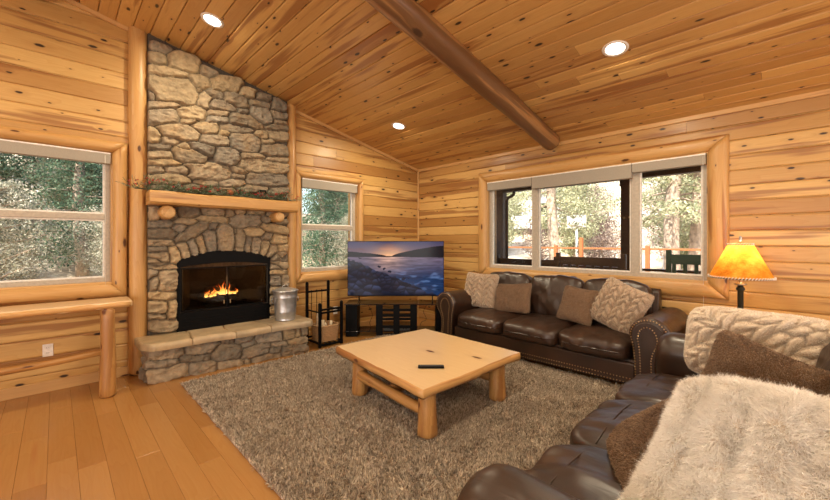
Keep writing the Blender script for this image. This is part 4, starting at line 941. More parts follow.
m_, nt, b = new_mat('screen_picture'); a = N(nt, 'ShaderNodeVertexColor', layer_name='Col').outputs[0]
nt.links.new(a, b.inputs['Emission Color']); setin(b, Emission_Strength=.85, Base_Color=(.005, .005, .006, 1), Roughness=.12); b.inputs['Specular IOR Level'].default_value = .15
img = np.clip(img, 0, 1) ** 1.18 * .95
np_mesh('screen', np.stack([X.ravel(), np.full(nx * nz, -.0128), Z.ravel()], 1), grid_faces(nx, nz), m_, tv, col=img)

# ================================================================ FUR / PILE
def mesh_arrays(o):
    me = o.data; n = len(me.vertices); V = np.empty(n * 3, 'f'); me.vertices.foreach_get('co', V); V = V.reshape(-1, 3)
    me.calc_loop_triangles(); T_ = np.empty(len(me.loop_triangles) * 3, np.int32); me.loop_triangles.foreach_get('vertices', T_)
    Nn = np.empty(n * 3, 'f'); me.vertices.foreach_get('normal', Nn); return V, T_.reshape(-1, 3), Nn.reshape(-1, 3)
def fur(o, name, mat, n, length, width, lean=(0, 0, -.3), messy=.5, clump=.6, csc=25, seed=1, keep=None):
    V, T_, Nn = mesh_arrays(o); rg = np.random.default_rng(seed)
    A, B, D = V[T_[:, 0]], V[T_[:, 1]], V[T_[:, 2]]; ar = np.linalg.norm(np.cross(B - A, D - A), axis=1)
    if keep is not None: ar = ar * keep((A + B + D) / 3)
    k = rg.choice(len(T_), n, p=ar / ar.sum()); r1, r2 = rg.random(n), rg.random(n); s = np.sqrt(r1); a, b_, c = 1 - s, s * (1 - r2), s * r2
    P = A[k] * a[:, None] + B[k] * b_[:, None] + D[k] * c[:, None]; NN = Nn[T_[k, 0]] * a[:, None] + Nn[T_[k, 1]] * b_[:, None] + Nn[T_[k, 2]] * c[:, None]
    cl = np.stack([vn(P, csc, seed + j) for j in range(3)], 1); cl2 = np.stack([vn(P, csc * .3, seed + 5 + j) for j in range(3)], 1)
    d = NN + np.array(lean) + clump * cl + clump * .5 * cl2 + rg.normal(0, messy * .5, (n, 3)); d /= np.linalg.norm(d, axis=1)[:, None]
    dn = (d * NN).sum(1); d = d + NN * np.clip(.15 - dn, 0, None)[:, None]; d /= np.linalg.norm(d, axis=1)[:, None]
    L_ = length * rg.uniform(.55, 1.15, n) * (1 + .25 * cl[:, 0]); side = np.cross(d, rg.normal(0, 1, (n, 3))); side /= np.linalg.norm(side, axis=1)[:, None]; W_ = width * rg.uniform(.7, 1.3, n)
    bend = np.array(lean) * .35 + rg.normal(0, .25, (n, 3)); m1 = P + d * (L_ * .55)[:, None]; tip = P + (d + bend * .7) * L_[:, None]
    root = P - NN * width
    W1_ = (side * W_[:, None]) * .5
    VV = np.stack([root - W1_, root + W1_, m1 - W1_ * .9, m1 + W1_ * .9, tip], 1).reshape(-1, 3); i = np.arange(n) * 5
    F = np.concatenate([np.stack([i, i + 1, i + 3], 1), np.stack([i, i + 3, i + 2], 1), np.stack([i + 2, i + 3, i + 4], 1)])
    return np_mesh(name, VV, F, mat, o, smooth=True)

# ---------------------------------------------------------------- rug
rx0, rx1, ry0, ry1 = .70, 4.45, -3.95, -.98
rg_ = MB(); nx, ny = 60, 50; Vv = []
rug = MB().box(rx0, rx1, ry0, ry1, .001, .014, bev=.004).build('shag_rug', M['rugbase']); tag(rug, 'large taupe shag rug under the log coffee table', 'rug')
gx, gy = 50, 42; G = np.array([[rx0 + (rx1 - rx0) * i / (gx - 1), ry0 + (ry1 - ry0) * j / (gy - 1), .013] for i in range(gx) for j in range(gy)])
tmp = np_mesh('tmp_pile', G, grid_faces(gx, gy), None, None)
pl = fur(tmp, 'rug_pile', M['rugpile'], 400000, .030, .0062, lean=(.03, -.05, 0), messy=.75, clump=1.5, csc=42, seed=5)
pl.parent = rug; bpy.data.objects.remove(tmp)
# ================================================================ COFFEE TABLE
ct = empty('log_coffee_table', (2.55, -2.45, .02), 0, 'square live edge pine coffee table on chunky log legs', 'coffee table')
cor = [(1.875, -2.965), (3.17, -3.105), (3.19, -1.90), (1.975, -1.845)]
def table_poly(ins, seed):
    out = []
    for i in range(4):
        a = Vector(cor[i]); b_ = Vector(cor[(i + 1) % 4]); nrm_ = Vector((-(b_ - a).y, (b_ - a).x)).normalized(); 
        for k in range(1, 15):
            t = k / 15; w_ = .010 * float(vn([[t * 5 + i * 9, seed, 0]], 1, 5)[0]); t2 = .012 + (t - 1 / 15) / (13 / 15) * .976
            p_ = a.lerp(b_, t2) + nrm_ * (ins + w_); out.append((p_.x - 2.55, p_.y + 2.45))
    return out
TZ = .40
n_ = 56; lv = [(.034, -.072), (.016, -.066), (.004, -.05), (.0, -.03), (.005, -.012), (.011, -.003), (.016, 0)]
mb = MB(); V = []; polys = [table_poly(i_, .3 + 0 * k) for k, (i_, z) in enumerate(lv)]
for k, (i_, z) in enumerate(lv):
    for j, (x, y) in enumerate(polys[k]): V.append((x + .004 * math.sin(j * 1.9 + k), y + .004 * math.cos(j * 2.3 + k), TZ + z))
F = []; UV = []; per = [0.0]
for j in range(1, n_ + 1): per.append(per[-1] + math.dist(polys[3][j - 1], polys[3][j % n_]))
for k in range(len(lv) - 1):
    for j in range(n_):
        j2 = (j + 1) % n_; F.append([k * n_ + j, k * n_ + j2, (k + 1) * n_ + j2, (k + 1) * n_ + j]); UV.append([(per[j], lv[k][1]), (per[j + 1], lv[k][1]), (per[j + 1], lv[k + 1][1]), (per[j], lv[k + 1][1])])
mb.add(V, F, UV, mi=1); 
t_ = [(len(lv) - 1) * n_ + j for j in range(n_)]; mb.add([V[i] for i in t_], [list(range(n_))], [[(V[i][0], V[i][1]) for i in t_]], mi=0, smooth=False)
b__ = [j for j in range(n_)]; mb.add([V[i] for i in b__], [list(range(n_))[::-1]], [[(V[i][0], V[i][1]) for i in b__][::-1]], mi=1, smooth=False)
o = mb.build('table_top', [M['slabwood'], M['slabedge']], ct)
for (x, y, s) in ((3.04, -2.94, 1), (2.13, -2.865, 2), (3.05, -2.07, 3), (2.12, -2.03, 4)):
    mb = MB(); mb.log((x - 2.55 + .012, y + 2.45 - .008, 0), (x - 2.55, y + 2.45, TZ - .065), .074, .064, wob=.10, seed=s * 7, n=14); mb.build('leg', M['rustic'], ct)
for (a, b_, s) in (((2.13, -2.88, .19), (3.04, -2.94, .165), 1), ((2.12, -2.03, .18), (3.05, -2.07, .18), 2), ((2.60, -2.90, .185), (2.60, -2.05, .19), 3)):
    mb = MB(); mb.log((a[0] - 2.55, a[1] + 2.45, a[2]), (b_[0] - 2.55, b_[1] + 2.45, b_[2]), .043, .040, wob=.16, seed=s * 5 + 40, bow=.02 if s < 3 else 0, n=14); mb.build('stretcher', M['rustic'], ct)
rm = empty('remote_control', (2.90, -2.75, .4215), math.radians(45.6 + 0), 'black television remote lying on the coffee table', 'remote control')
rb = MB().box(-.10, .10, -.023, .023, 0, .017, bev=.006, seg=3).build('remote_body', M['black'], rm); rr = random.Random(2); mb = MB()
for i in range(11):
    for j in range(3): mb.box(-.085 + i * .015, -.077 + i * .015, -.015 + j * .011, -.008 + j * .011, .0165, .019, bev=.001)
mb.tube([(.086, 0, .0165), (.086, 0, .019)], .007, 14); mb.build('buttons', plain('grey_rubber', (.12, .12, .13), .6), rb)

# ================================================================ SOFAS  (local: x = length, front faces -y)
def cushion(name, c, h, mat, parent, n=4.5, puff=(0, 0, 0), wr=.006, seed=0, res=34, rot=None, sc=7, front_roll=0):
    V = []; F = []
    lin = np.linspace(-1, 1, res); A, B = np.meshgrid(lin, lin, indexing='ij'); A = A.ravel(); B = B.ravel(); O = np.ones_like(A); vs = []; fs = []
    for ax in range(3):
        for sg in (-1, 1):
            p = [None] * 3; p[ax] = O * sg; p[(ax + 1) % 3] = A; p[(ax + 2) % 3] = B; vs.append(np.stack(p, 1)); fs.append(grid_faces(res, res, len(vs[0]) * (len(vs) - 1), flip=(sg < 0)))
    P = np.vstack(vs); F = np.vstack(fs); k = (np.abs(P) ** n).sum(1) ** (1 / n); S = P / k[:, None]
    a, b_, c_ = S[:, 0], S[:, 1], S[:, 2]; X = S * np.array(h)
    X[:, 2] += np.sign(c_) * puff[2] * (1 - a ** 2).clip(0) * (1 - b_ ** 2).clip(0) * np.abs(c_)
    X[:, 1] += np.sign(b_) * puff[1] * (1 - a ** 2).clip(0) * (1 - c_ ** 2).clip(0) * np.abs(b_)
    X[:, 0] += np.sign(a) * puff[0] * (1 - c_ ** 2).clip(0) * (1 - b_ ** 2).clip(0) * np.abs(a)
    if front_roll: X[:, 2] -= front_roll * np.clip((-b_ - .45) / .55, 0, 1) ** 2 * (c_ > 0)
    q = X + seed * 3.1; w_ = fbm(q * np.array([1.6, .7, 1.2]), sc, seed, 2); rg = np.abs(fbm(q * np.array([2.2, .8, 1]), sc * .8, seed + 9, 2)); w2 = -np.clip(.12 - rg, 0, 1) / .12
    X = X + S * (wr * w_)[:, None]
    # weld the cube seams
    key = np.round(S, 4); _, first, inv = np.unique(key, axis=0, return_index=True, return_inverse=True); inv = inv.ravel()
    X = X[first]; F = inv[F]; F = F[[len(set(f)) == 4 for f in F.tolist()]]
    if rot is not None: R_ = np.array(rot.to_3x3()); X = X @ R_.T
    X = X + np.array(c); return np_mesh(name, X, F, mat, parent)
def scroll(xc, zc_, r, s, n=18):
    """arm outline, s=+1 right arm: inner side straight, top roll, outer curl"""
    pts = [(-.115, .085), (-.12, .30), (-.135, .45), (-.16 * r / .16, .53)]
    for k in range(n + 1):
        a = PI - (PI * 1.28) * k / n; pts.append((r * math.cos(a) * 1.06, (zc_) + r * math.sin(a)))
    pts += [(.085, .41), (.062, .33), (.065, .22), (.085, .085)]
    return [(xc + s * x, z) for x, z in pts]
def make_sofa(name, label, loc, rz, seedb, wr=1.0, DX=0.0, soft=False):
    t = empty(name, loc, rz, label, 'sofa', 'matching brown leather sofas')
    L = M['leather']; YF, YB = -.46, .46 + DX
    fr = MB(); fr.box(-1.06, 1.06, YF + .045, YB - .08, .09, .30, bev=.02); fr.build('frame', L, t)
    fr = MB(); fr.box(-1.06, 1.06, YF, YF + .05, .075, .275, bev=.014, seg=3); fp_ = fr.build('front_rail', L, t)
    for z in (.095, .135):
        nl = MB()
        for i in range(75): nl.ball((-1.02 + i * .0276, YF - .001, z), (.0065, .004, .0065), 6, 4)
        nl.build('nailhead_trim', M['nail'], fp_)
    # seats, slightly overhanging the rail
    for i in range(3):
        x = (i - 1) * .68
        s = cushion('seat_cushion', (x, -.11 + DX * .5, .372), (.341, .405 + DX * .5, .095), L, t, n=6.5, puff=(0, .010, .030), wr=.011 * wr, seed=seedb + i, front_roll=.02, res=46)
        w_ = MB(); pts = []
        for k in range(25):
            a = -1 + 2 * k / 24; pts.append((x + a * .315, -.36 , .375 + .088 + .030 * (1 - a * a * .9) * .75 - .012 * abs(a) ** 4 - .008))
        w_.tube(pts, .0035, 6); w_.build('seam_welt', L, s)
    # back
    bk = MB(); sec = [(y_ + DX, z_) for y_, z_ in [(.24, .30), (.40, .30), (.465, .30), (.47, .55), (.468, .84), (.44, .885), (.40, .885), (.36, .85), (.30, .5)]]
    bk.extrude([(y, z) for y, z in sec], 2.16, 'yz', off=-1.08, bev=.012); recalc(bk.build('back_frame', L, t))
    for i in range(3):
        x = (i - 1) * .68; R_ = Matrix.Rotation(math.radians(-12), 4, 'X')
        cushion('back_cushion', (x, .265 + DX, .69), (.346, .115, .268), L, t, n=5, puff=(0, .035, .012), wr=.016 * wr, seed=seedb + 10 + i, rot=R_, res=44, sc=6)
    for s in (-1, 1):
        xc = s * 1.185; pf = scroll(xc, .565, .155 if not soft else .15, s); am = MB(); n = len(pf); ys = ([YF - .04, YF - .03, YF - .005] if not soft else [YF + .03, YF + .05, YF + .085, YF + .12]) + [YF + .14 * soft + .005 + (YB - .025 - YF - .14 * soft) * k / 14 for k in range(15)]; V = []
        cx = sum(p[0] for p in pf) / n; cz = .45
        for k, y in enumerate(ys):
            q = (.94 if k == 0 else (.985 if k == 1 else 1)) if not soft else (.62, .84, .95, .985, 1)[min(k, 4)]
            for j, (x, z) in enumerate(pf):
                w_ = .005 * float(vn([[x * 9, y * 9, z * 9]], 1, seedb)[0]) if k > 2 else 0
                V.append((cx + (x - cx) * q + w_, y, (cz + (z - cz) * q if z > .1 else z) + w_ + (-.02 * (k - 3) / 14 if k > 3 and z > .4 else 0)))
        F = []
        for k in range(len(ys) - 1):
            for j in range(n): F.append([k * n + j, k * n + (j + 1) % n, (k + 1) * n + (j + 1) % n, (k + 1) * n + j])
        F.append(list(range(n))); F.append([(len(ys) - 1) * n + j for j in range(n)][::-1]); am.add(V, F); arm = recalc(am.build('arm', L, t))
        # front panel and nail lines
        if soft:
            continue
        def inset(d): return [(cx + (x - cx) * (1 - d * 6.0), cz + (z - cz) * (1 - d * 2.2)) for x, z in pf]
        pp = [(xc + (x - xc) * .78 - s * .008, cz + (z - cz) * .88 - .01) for x, z in pf]
        fpn = MB().extrude(pp, .012, 'xz', off=YF - .052, bev=.004); pn = recalc(fpn.build('arm_panel', L, arm))
        nl = MB(); dense = []
        qq = [(xc + (x - xc) * .88 - s * .004, cz + (z - cz) * .94 - .004) for x, z in pf]
        acc = 0
        for j in range(len(qq) - 1):
            a, b_ = Vector(qq[j]), Vector(qq[j + 1]); l_ = (b_ - a).length; q_ = -acc
            while q_ + .024 < l_: q_ += .024; dense.append(a.lerp(b_, q_ / l_))
            acc = l_ - q_
        for p_ in dense: nl.ball((p_.x, YF - .041, p_.y), (.0065, .005, .0065), 7, 4)
        nl.build('nailhead_trim', M['nail'], arm)
        nl = MB(); acc = 0; q2 = [(xc + (x - xc) * .46 - s * .012, cz + (z - cz) * .74 - .012) for x, z in pf]
        for j in range(len(q2) - 1):
            a, b_ = Vector(q2[j]), Vector(q2[j + 1]); l_ = (b_ - a).length; q_ = -acc
            while q_ + .024 < l_: q_ += .024; p_ = a.lerp(b_, q_ / l_); nl.ball((p_.x, YF - .053, p_.y), (.0065, .005, .0065), 7, 4)
            acc = l_ - q_
        nl.build('nailhead_trim', M['nail'], arm)
    for (x, y) in ((-1.19, YF + .04), (1.19, YF + .04), (-1.14, YB - .06), (1.14, YB - .06)):
        MB().lathe([(0, 0), (.035, 0), (.05, .02), (.05, .05), (.04, .075), (.0, .086)], (x, y, 0), 20).build('foot', M['deckbrown'], t)
    return t
s1 = make_sofa('leather_sofa', 'dark brown leather sofa with rolled arms under the wide window', (2.79, -.595, .0), 0, 3)
s2 = make_sofa('leather_sofa', 'dark brown leather sofa nearest the camera, opposite the fireplace', (4.56, -2.69, .0), -PI / 2, 33, 1.5, .26, True)

# ================================================================ PILLOWS
def pillow(name, label, c, nrm, up, w, h, t, skin, furm, n, fl, kind=None, seed=1, N_=70, fw=.0022, corner=.10, group=None, bendf=0, braid=(3, 4.5, .02), messy=.5, clump=.5, lean=(0, -.1, 0), warp=.02, sag=0.0, csc=25, cup=0, rnd=9):
    """local frame: x across, y up the pillow, z out of the front face"""
    Z_ = Vector(nrm).normalized(); Y_ = Vector(up); Y_ = (Y_ - Z_ * Y_.dot(Z_)).normalized(); X_ = Y_.cross(Z_)
    lin = np.linspace(-1, 1, N_); a, b_ = np.meshgrid(lin, lin, indexing='ij'); a = a.ravel(); b_ = b_.ravel()
    x = a * w / 2 * (1 - corner * (1 - b_ ** 2) * a ** 2); y = b_ * h / 2 * (1 - corner * (1 - a ** 2) * b_ ** 2)
    kk_ = np.maximum(np.abs(a), np.abs(b_)) / np.maximum(1e-6, (np.abs(a) ** rnd + np.abs(b_) ** rnd) ** (1 / rnd)); x = x * kk_; y = y * kk_
    th = t / 2 * ((1 - np.abs(a) ** 3.2) * (1 - np.abs(b_) ** 3.2)).clip(0) ** .55
    P0 = np.stack([x, y, 0 * x], 1) + seed * 5
    th = th * (1 + .18 * fbm(P0, 4, seed)); d = np.zeros_like(th)
    if kind == 'braid':
        nc, mr, amp = braid; cc = (a * .5 + .5) * nc; s = (cc % 1) * 2 - 1; ph = b_ * mr * .5 * 1.2 + np.abs(s) * .8 + np.where(s < 0, .5, 0)
        d = amp * (np.abs(np.sin(PI * ph)) ** .7) * (1 - np.abs(s) ** 4) * (1 - .5 * np.exp(-(s / .10) ** 2)); 
    elif kind == 'knot':
        nc, mr, amp = braid; Qx = a * nc + .5 * fbm(P0, 5, seed + 3); Qy = b_ * mr + .5 * fbm(P0, 5, seed + 8)
        Pk = P0 + .03 * np.stack([fbm(P0, 9, 61), fbm(P0, 9, 62), 0 * x], 1); r1_ = 1 - np.clip(np.abs(fbm(Pk, 8.5, seed, 1)) * 2.6, 0, 1); r2_ = 1 - np.clip(np.abs(fbm(Pk, 8.5, seed + 7, 1)) * 2.6, 0, 1); d = amp * np.maximum(r1_, r2_) ** .9
    elif kind == 'cable':
        nc, mr, amp = braid; ra = (a * w * .82 + b_ * h * .57) / .8; rb = (-a * w * .57 + b_ * h * .82) / .5; ra = ra + .16 * fbm(P0, 5, seed + 3, 2); rb = rb + .22 * fbm(P0, 5, seed + 8, 2)
        cc = (rb * .5 + .5) * nc; s = (cc % 1) * 2 - 1; ph = ra * mr + np.abs(s) * .7 + np.where(s < 0, .5, 0)
        d = amp * (np.abs(np.sin(PI * ph)) ** .65) * (1 - np.abs(s) ** 5) * (1 - .5 * np.exp(-(s / .14) ** 2))
    elif kind == 'wave':
        nc, mr, amp = braid; d = amp * np.abs(np.sin(PI * (a * nc + .35 * fbm(P0, 5, seed + 2) + .25 * b_))) ** .8
    edge = ((1 - np.abs(a) ** 8) * (1 - np.abs(b_) ** 8)).clip(0); d = d * edge
    bz = -bendf * (a ** 2) * w + warp * fbm(P0, 3, seed + 4) + cup * b_
    front = np.stack([x, y - sag * (1 - a ** 2) * (b_ > 0) * b_, bz + th + d], 1); back = np.stack([x, y - sag * (1 - a ** 2) * (b_ > 0) * b_, bz - th * .8], 1)
    V = np.vstack([front, back]); F = np.vstack([grid_faces(N_, N_), grid_faces(N_, N_, N_ * N_, flip=True)])
    m_ = (np.abs(a) == 1) | (np.abs(b_) == 1); mp = np.arange(len(V)); mp[N_ * N_:][m_] = np.arange(N_ * N_)[m_]; V[:N_ * N_][m_, 2] = bz[m_]; F = mp[F]
    used, inv = np.unique(F, return_inverse=True); V = V[used]; F = inv.reshape(F.shape)
    o = np_mesh(name, V, F, skin, None); Mx = Matrix((X_, Y_, Z_)).transposed().to_4x4(); Mx.translation = Vector(c); o.matrix_world = Mx
    tag(o, label, 'throw pillow', group)
    keep = (lambda q: np.where(q[:, 2] > -.03, 1.0, .25))
    fur(o, 'fur', furm, n, fl, fw, lean=lean, messy=messy, clump=clump, csc=csc, seed=seed + 50, keep=keep)
    return o
G_ = None
# on the sofa under the window
pillow('braided_pillow', 'beige braided faux fur pillow at the left end of the window sofa', (1.83, -.60, .715), (.10, -1, .28), (0, .2, 1), .52, .50, .14, M['skin_beige'], M['fur_beige'], 26000, .012, 'braid', 2, braid=(3, 5.2, .045), N_=110)
pillow('brown_fur_pillow', 'brown faux fur pillow beside the left braided pillow on the window sofa', (2.33, -.60, .665), (-.05, -1, .38), (-.10, .2, 1), .54, .40, .15, M['skin_brown'], M['fur_brown'], 22000, .010, None, 4, lean=(.5, -.2, 0))
pillow('brown_fur_pillow', 'brown faux fur pillow on its corner in the middle of the window sofa', (3.16, -.60, .675), (-.12, -1, .40), (.12, .2, 1), .43, .42, .15, M['skin_brown'], M['fur_brown'], 20000, .010, None, 6, lean=(.3, -.5, 0))
pillow('braided_pillow', 'large beige braided faux fur pillow tilted against the right arm of the window sofa', (3.60, -.63, .715), (-.22, -1, .34), (.42, .2, 1), .54, .52, .15, M['skin_beige'], M['fur_beige'], 26000, .012, 'braid', 8, braid=(4, 5.2, .05), N_=110)
# on the near sofa
pillow('knotted_fur_pillow', 'wide cream knotted faux fur pillow at the far end of the near sofa', (4.71, -1.76, .735), (-.16, -1, .22), (.02, .1, 1), .84, .52, .20, M['skin_white'], M['fur_white'], 70000, .007, 'cable', 12, braid=(3.6, 3.4, .055), N_=130, rnd=3.2)
pillow('brown_fur_pillow', 'brown faux fur pillow standing against the cream knotted pillow', (4.79, -2.38, .67), (-.25, -1, .25), (.30, .1, 1), .62, .46, .17, M['skin_brown'], M['fur_brown'], 50000, .012, None, 15, lean=(.3, -.5, 0), sag=.02, rnd=5)
pillow('brown_fur_pillow', 'brown faux fur pillow slumped on the seat in front of the fluffy white one', (4.52, -3.16, .595), (-.50, -.35, .80), (.55, .25, .5), .58, .46, .16, M['skin_brown'], M['fur_brown'], 50000, .012, None, 18, lean=(.3, -.5, 0), rnd=5, warp=.03)
pillow('fluffy_white_pillow', 'big fluffy white fur pillow closest to the camera', (4.90, -3.47, .70), (-.32, -.62, .72), (.10, .5, 1), .92, .72, .24, M['skin_white'], M['fur_white2'], 230000, .028, 'wave', 20, braid=(3.2, 2, .03), N_=110, rnd=6, fw=.0016, messy=.5, clump=.9, csc=30, lean=(.2, -.5, 0))

# ================================================================ END TABLE AND LAMP
et = empty('end_table', (4.50, -.42, 0), 0, 'pale pine end table in the corner between the two sofas', 'end table')
MB().box(-.30, .30, -.30, .30, .575, .61, bev=.008).build('table_top', M['slabwood'], et)
for x in (-.24, .24):
    for y in (-.24, .24): MB().box(x - .028, x + .028, y - .028, y + .028, 0, .574, bev=.004, axis=2).build('leg', M['trim'], et)
mb = MB(); mb.box(-.22, .22, -.255, -.235, .49, .572, axis=0); mb.box(-.22, .22, .235, .255, .49, .572, axis=0); mb.box(-.255, -.235, -.22, .22, .49, .572, axis=1); mb.box(.235, .255, -.22, .22, .49, .572, axis=1); mb.build('apron', M['trim'], et)
LX, LY = 4.525, -.36
lp = empty('table_lamp', (LX, LY, .611), 0, 'table lamp with glowing amber rawhide shade in the corner', 'table lamp')
MB().lathe([(0, 0), (.085, 0), (.09, .01), (.085, .022), (.05, .035), (.03, .05), (.024, .07), (.030, .09), (.024, .11), (.022, .14), (.022, .335), (.028, .34), (.034, .352), (.028, .364), (.022, .37), (.02, .385), (.0, .385)], n=28).build('base', plain('dark_bronze', (.03, .035, .03), .35, .5), lp)
MB().lathe([(0, .386), (.03, .386), (.045, .392), (.046, .40), (.02, .408), (.014, .42), (.014, .47), (0, .47)], n=24).build('socket_cup', plain('brushed_nickel', (.5, .5, .48), .3, .9), lp)
mb = MB(); mb.tube([(0, .03, .40), (0, .06, .50), (0, .075, .60), (0, .05, .74), (0, 0, .785), (0, -.05, .74), (0, -.075, .60), (0, -.06, .50), (0, -.03, .40)], .002, 6); mb.build('harp', M['nail'], lp)
m_sh, nt, b = new_mat('amber_rawhide'); tc = N(nt, 'ShaderNodeTexCoord').outputs['Object']
n1 = noise(nt, tc, 9, 5, .65); n2 = noise(nt, tc, 90, 3); f = math_n(nt, 'ADD', math_n(nt, 'MULTIPLY', n1, .75), math_n(nt, 'MULTIPLY', n2, .25))
cc = ramp(nt, f, [(.33, (.50, .17, .02)), (.5, (.80, .36, .05)), (.66, (.93, .55, .11))])
nt.nodes.remove(b); dz = N(nt, 'ShaderNodeBsdfDiffuse'); tl = N(nt, 'ShaderNodeBsdfTranslucent'); ms = N(nt, 'ShaderNodeMixShader'); ms.inputs[0].default_value = .6
nt.links.new(cc, dz.inputs[0]); nt.links.new(cc, tl.inputs[0]); nt.links.new(dz.outputs[0], ms.inputs[1]); nt.links.new(tl.outputs[0], ms.inputs[2]); nt.links.new(ms.outputs[0], nt.nodes['Material Output'].inputs[0])
R1, R0, zb_, zt_ = .228, .086, .455, .765
sh = MB(); sh.lathe([(R1 + (R0 - R1) * k / 12, zb_ + (zt_ - zb_) * k / 12) for k in range(13)], n=48); sho = sh.build('lamp_shade', m_sh, lp)
for nm, R_, z in (('bottom_stitching', R1, zb_ + .006), ('top_stitching', R0 + .002, zt_ - .006)):
    mb = MB(); ns = 64 if R_ > .2 else 28
    mb.tube([(R_ * math.cos(2 * PI * k / 48), R_ * math.sin(2 * PI * k / 48), z - .004) for k in range(49)], .004, 6, cap=False, mi=0)
    for k in range(ns):
        a = 2 * PI * k / ns; c_, s_ = math.cos(a), math.sin(a); c2, s2_ = math.cos(a + .05 * .278 / R_), math.sin(a + .05 * .278 / R_)
        mb.tube([((R_ + .005) * c_, (R_ + .005) * s_, z - .01), ((R_ + .004) * c2, (R_ + .004) * s2_, z + .010)], .0035, 6, mi=1)
    mb.build(nm, [plain('dark_cord', (.05, .03, .02), .7), M['white']], sho)
MB().lathe([(0, .786), (.012, .788), (.016, .80), (.009, .812), (.012, .822), (.006, .834), (0, .838)], n=16).build('finial', bpy.data.materials['brushed_nickel'], lp)
mb = MB(); mb.tube([(R0, 0, .765), (0, 0, .782)], .0015, 5); mb.tube([(-R0, 0, .765), (0, 0, .782)], .0015, 5); mb.tube([(0, R0, .765), (0, 0, .782)], .0015, 5); mb.build('shade_spider', M['nail'], lp)
MB().ball((0, 0, .60), (.03, .03, .04), 14, 10).build('bulb', emis('lamp_bulb', (1, .78, .45), 8), lp)
bl = bpy.data.lights.new('lamp_light', 'POINT'); bl.energy = 4.2; bl.color = (1, .72, .38); bl.shadow_soft_size = .05
bo = bpy.data.objects.new('lamp_light', bl); bo.location = (LX, LY, 1.29); C.objects.link(bo)

# ================================================================ RECESSED LIGHTS
m_can = emis('downlight_lens', (1, .93, .82), 9)
nv_ = Vector((0, SL, 1)).normalized()
labels = {(.983, -3.75): 'round recessed ceiling light above the fireplace', (3.81, -1.45): 'round recessed ceiling light right of the log rafter', (1.01, -1.39): 'small round recessed ceiling light near the television corner'}
def can(x, y, label, cam=True):
    s = 1 if y > RIDGE else -1; nn = Vector((0, -SL * s, -1)).normalized(); base = Vector((x, y, zc(y))) + nn * .0155
    q = Vector((0, 0, -1)).rotation_difference(nn); t = empty('recessed_light', base); t.rotation_mode = 'QUATERNION'; t.rotation_quaternion = q
    tag(t, label, 'ceiling light', 'recessed ceiling lights')
    MB().lathe([(.072, -.001), (.080, -.008), (.098, -.006), (.102, .0), (.098, .002), (.07, .002)], n=40).build('trim_ring', M['white'], t)
    MB().lathe([(0, -.002), (.05, -.002), (.072, -.003), (.074, .001)], n=40).build('lens', m_can, t)
    l = bpy.data.lights.new('downlight', 'AREA'); l.shape = 'DISK'; l.size = .14; l.energy = CANW; l.color = (1, .85, .60)
    lo = bpy.data.objects.new('downlight', l); lo.location = base + nn * .02; lo.rotation_mode = 'QUATERNION'; lo.rotation_quaternion = Vector((0, 0, -1)).rotation_difference(Vector((0, -SL * s * .3, -1)).normalized()); C.objects.link(lo)
CANW = 24
for (x, y), lb in labels.items(): can(x, y, lb)
for x, y in ((3.81, -3.75), (6.6, -1.45), (6.6, -3.75), (1.0, -6.4), (3.8, -6.4), (6.6, -6.4), (3.8, -8.6)): can(x, y, 'unseen round recessed ceiling light added behind the camera')  # unseen fixtures added to help light the room

# unseen windows added for fill: area lamps before the solid walls, no glass
def fill_window(idx, wall, a, b_, z0, z1, power):
    r = empty('window_%d' % idx); r['kind'] = 'structure'; mb = MB()  # frame only, put round a fill lamp on the closed wall
    if wall == 'R':
        X0 = RX - .03; mb.box(X0, RX + .02, a, b_, z0 - .06, z0, axis=1); mb.box(X0, RX + .02, a, b_, z1, z1 + .06, axis=1); mb.box(X0, RX + .02, a - .06, a, z0 - .06, z1 + .06, axis=2); mb.box(X0, RX + .02, b_, b_ + .06, z0 - .06, z1 + .06, axis=2); mb.box(X0, RX + .01, (a + b_) / 2 - .03, (a + b_) / 2 + .03, z0, z1, axis=2)
        loc = (RX - .05, (a + b_) / 2, (z0 + z1) / 2); rot = (0, math.radians(90), 0); sx, sy = z1 - z0, b_ - a
    else:
        Y0 = RY; mb.box(a, b_, Y0 - .02, Y0 + .04, z0 - .06, z0); mb.box(a, b_, Y0 - .02, Y0 + .04, z1, z1 + .06); mb.box(a - .06, a, Y0 - .02, Y0 + .04, z0 - .06, z1 + .06, axis=2); mb.box(b_, b_ + .06, Y0 - .02, Y0 + .04, z0 - .06, z1 + .06, axis=2)
        loc = ((a + b_) / 2, RY + .05, (z0 + z1) / 2); rot = (math.radians(90), 0, 0); sx, sy = b_ - a, z1 - z0
    mb.build('window_frame', M['log'], r)
    l = bpy.data.lights.new('rear_fill', 'AREA'); l.shape = 'RECTANGLE'; l.size = sx; l.size_y = sy; l.energy = power; l.color = (1.0, .97, .92)
    lo = bpy.data.objects.new('rear_fill', l); lo.location = loc; lo.rotation_euler = rot; C.objects.link(lo)
fill_window(4, 'R', -3.5, -.9, .9, 2.35, 60); fill_window(5, 'R', -9.4, -7.1, .3, 2.35, 60); fill_window(6, 'F', 3.1, 5.1, .3, 2.3, 70); fill_window(7, 'F', 5.5, 7.6, .3, 2.3, 70)
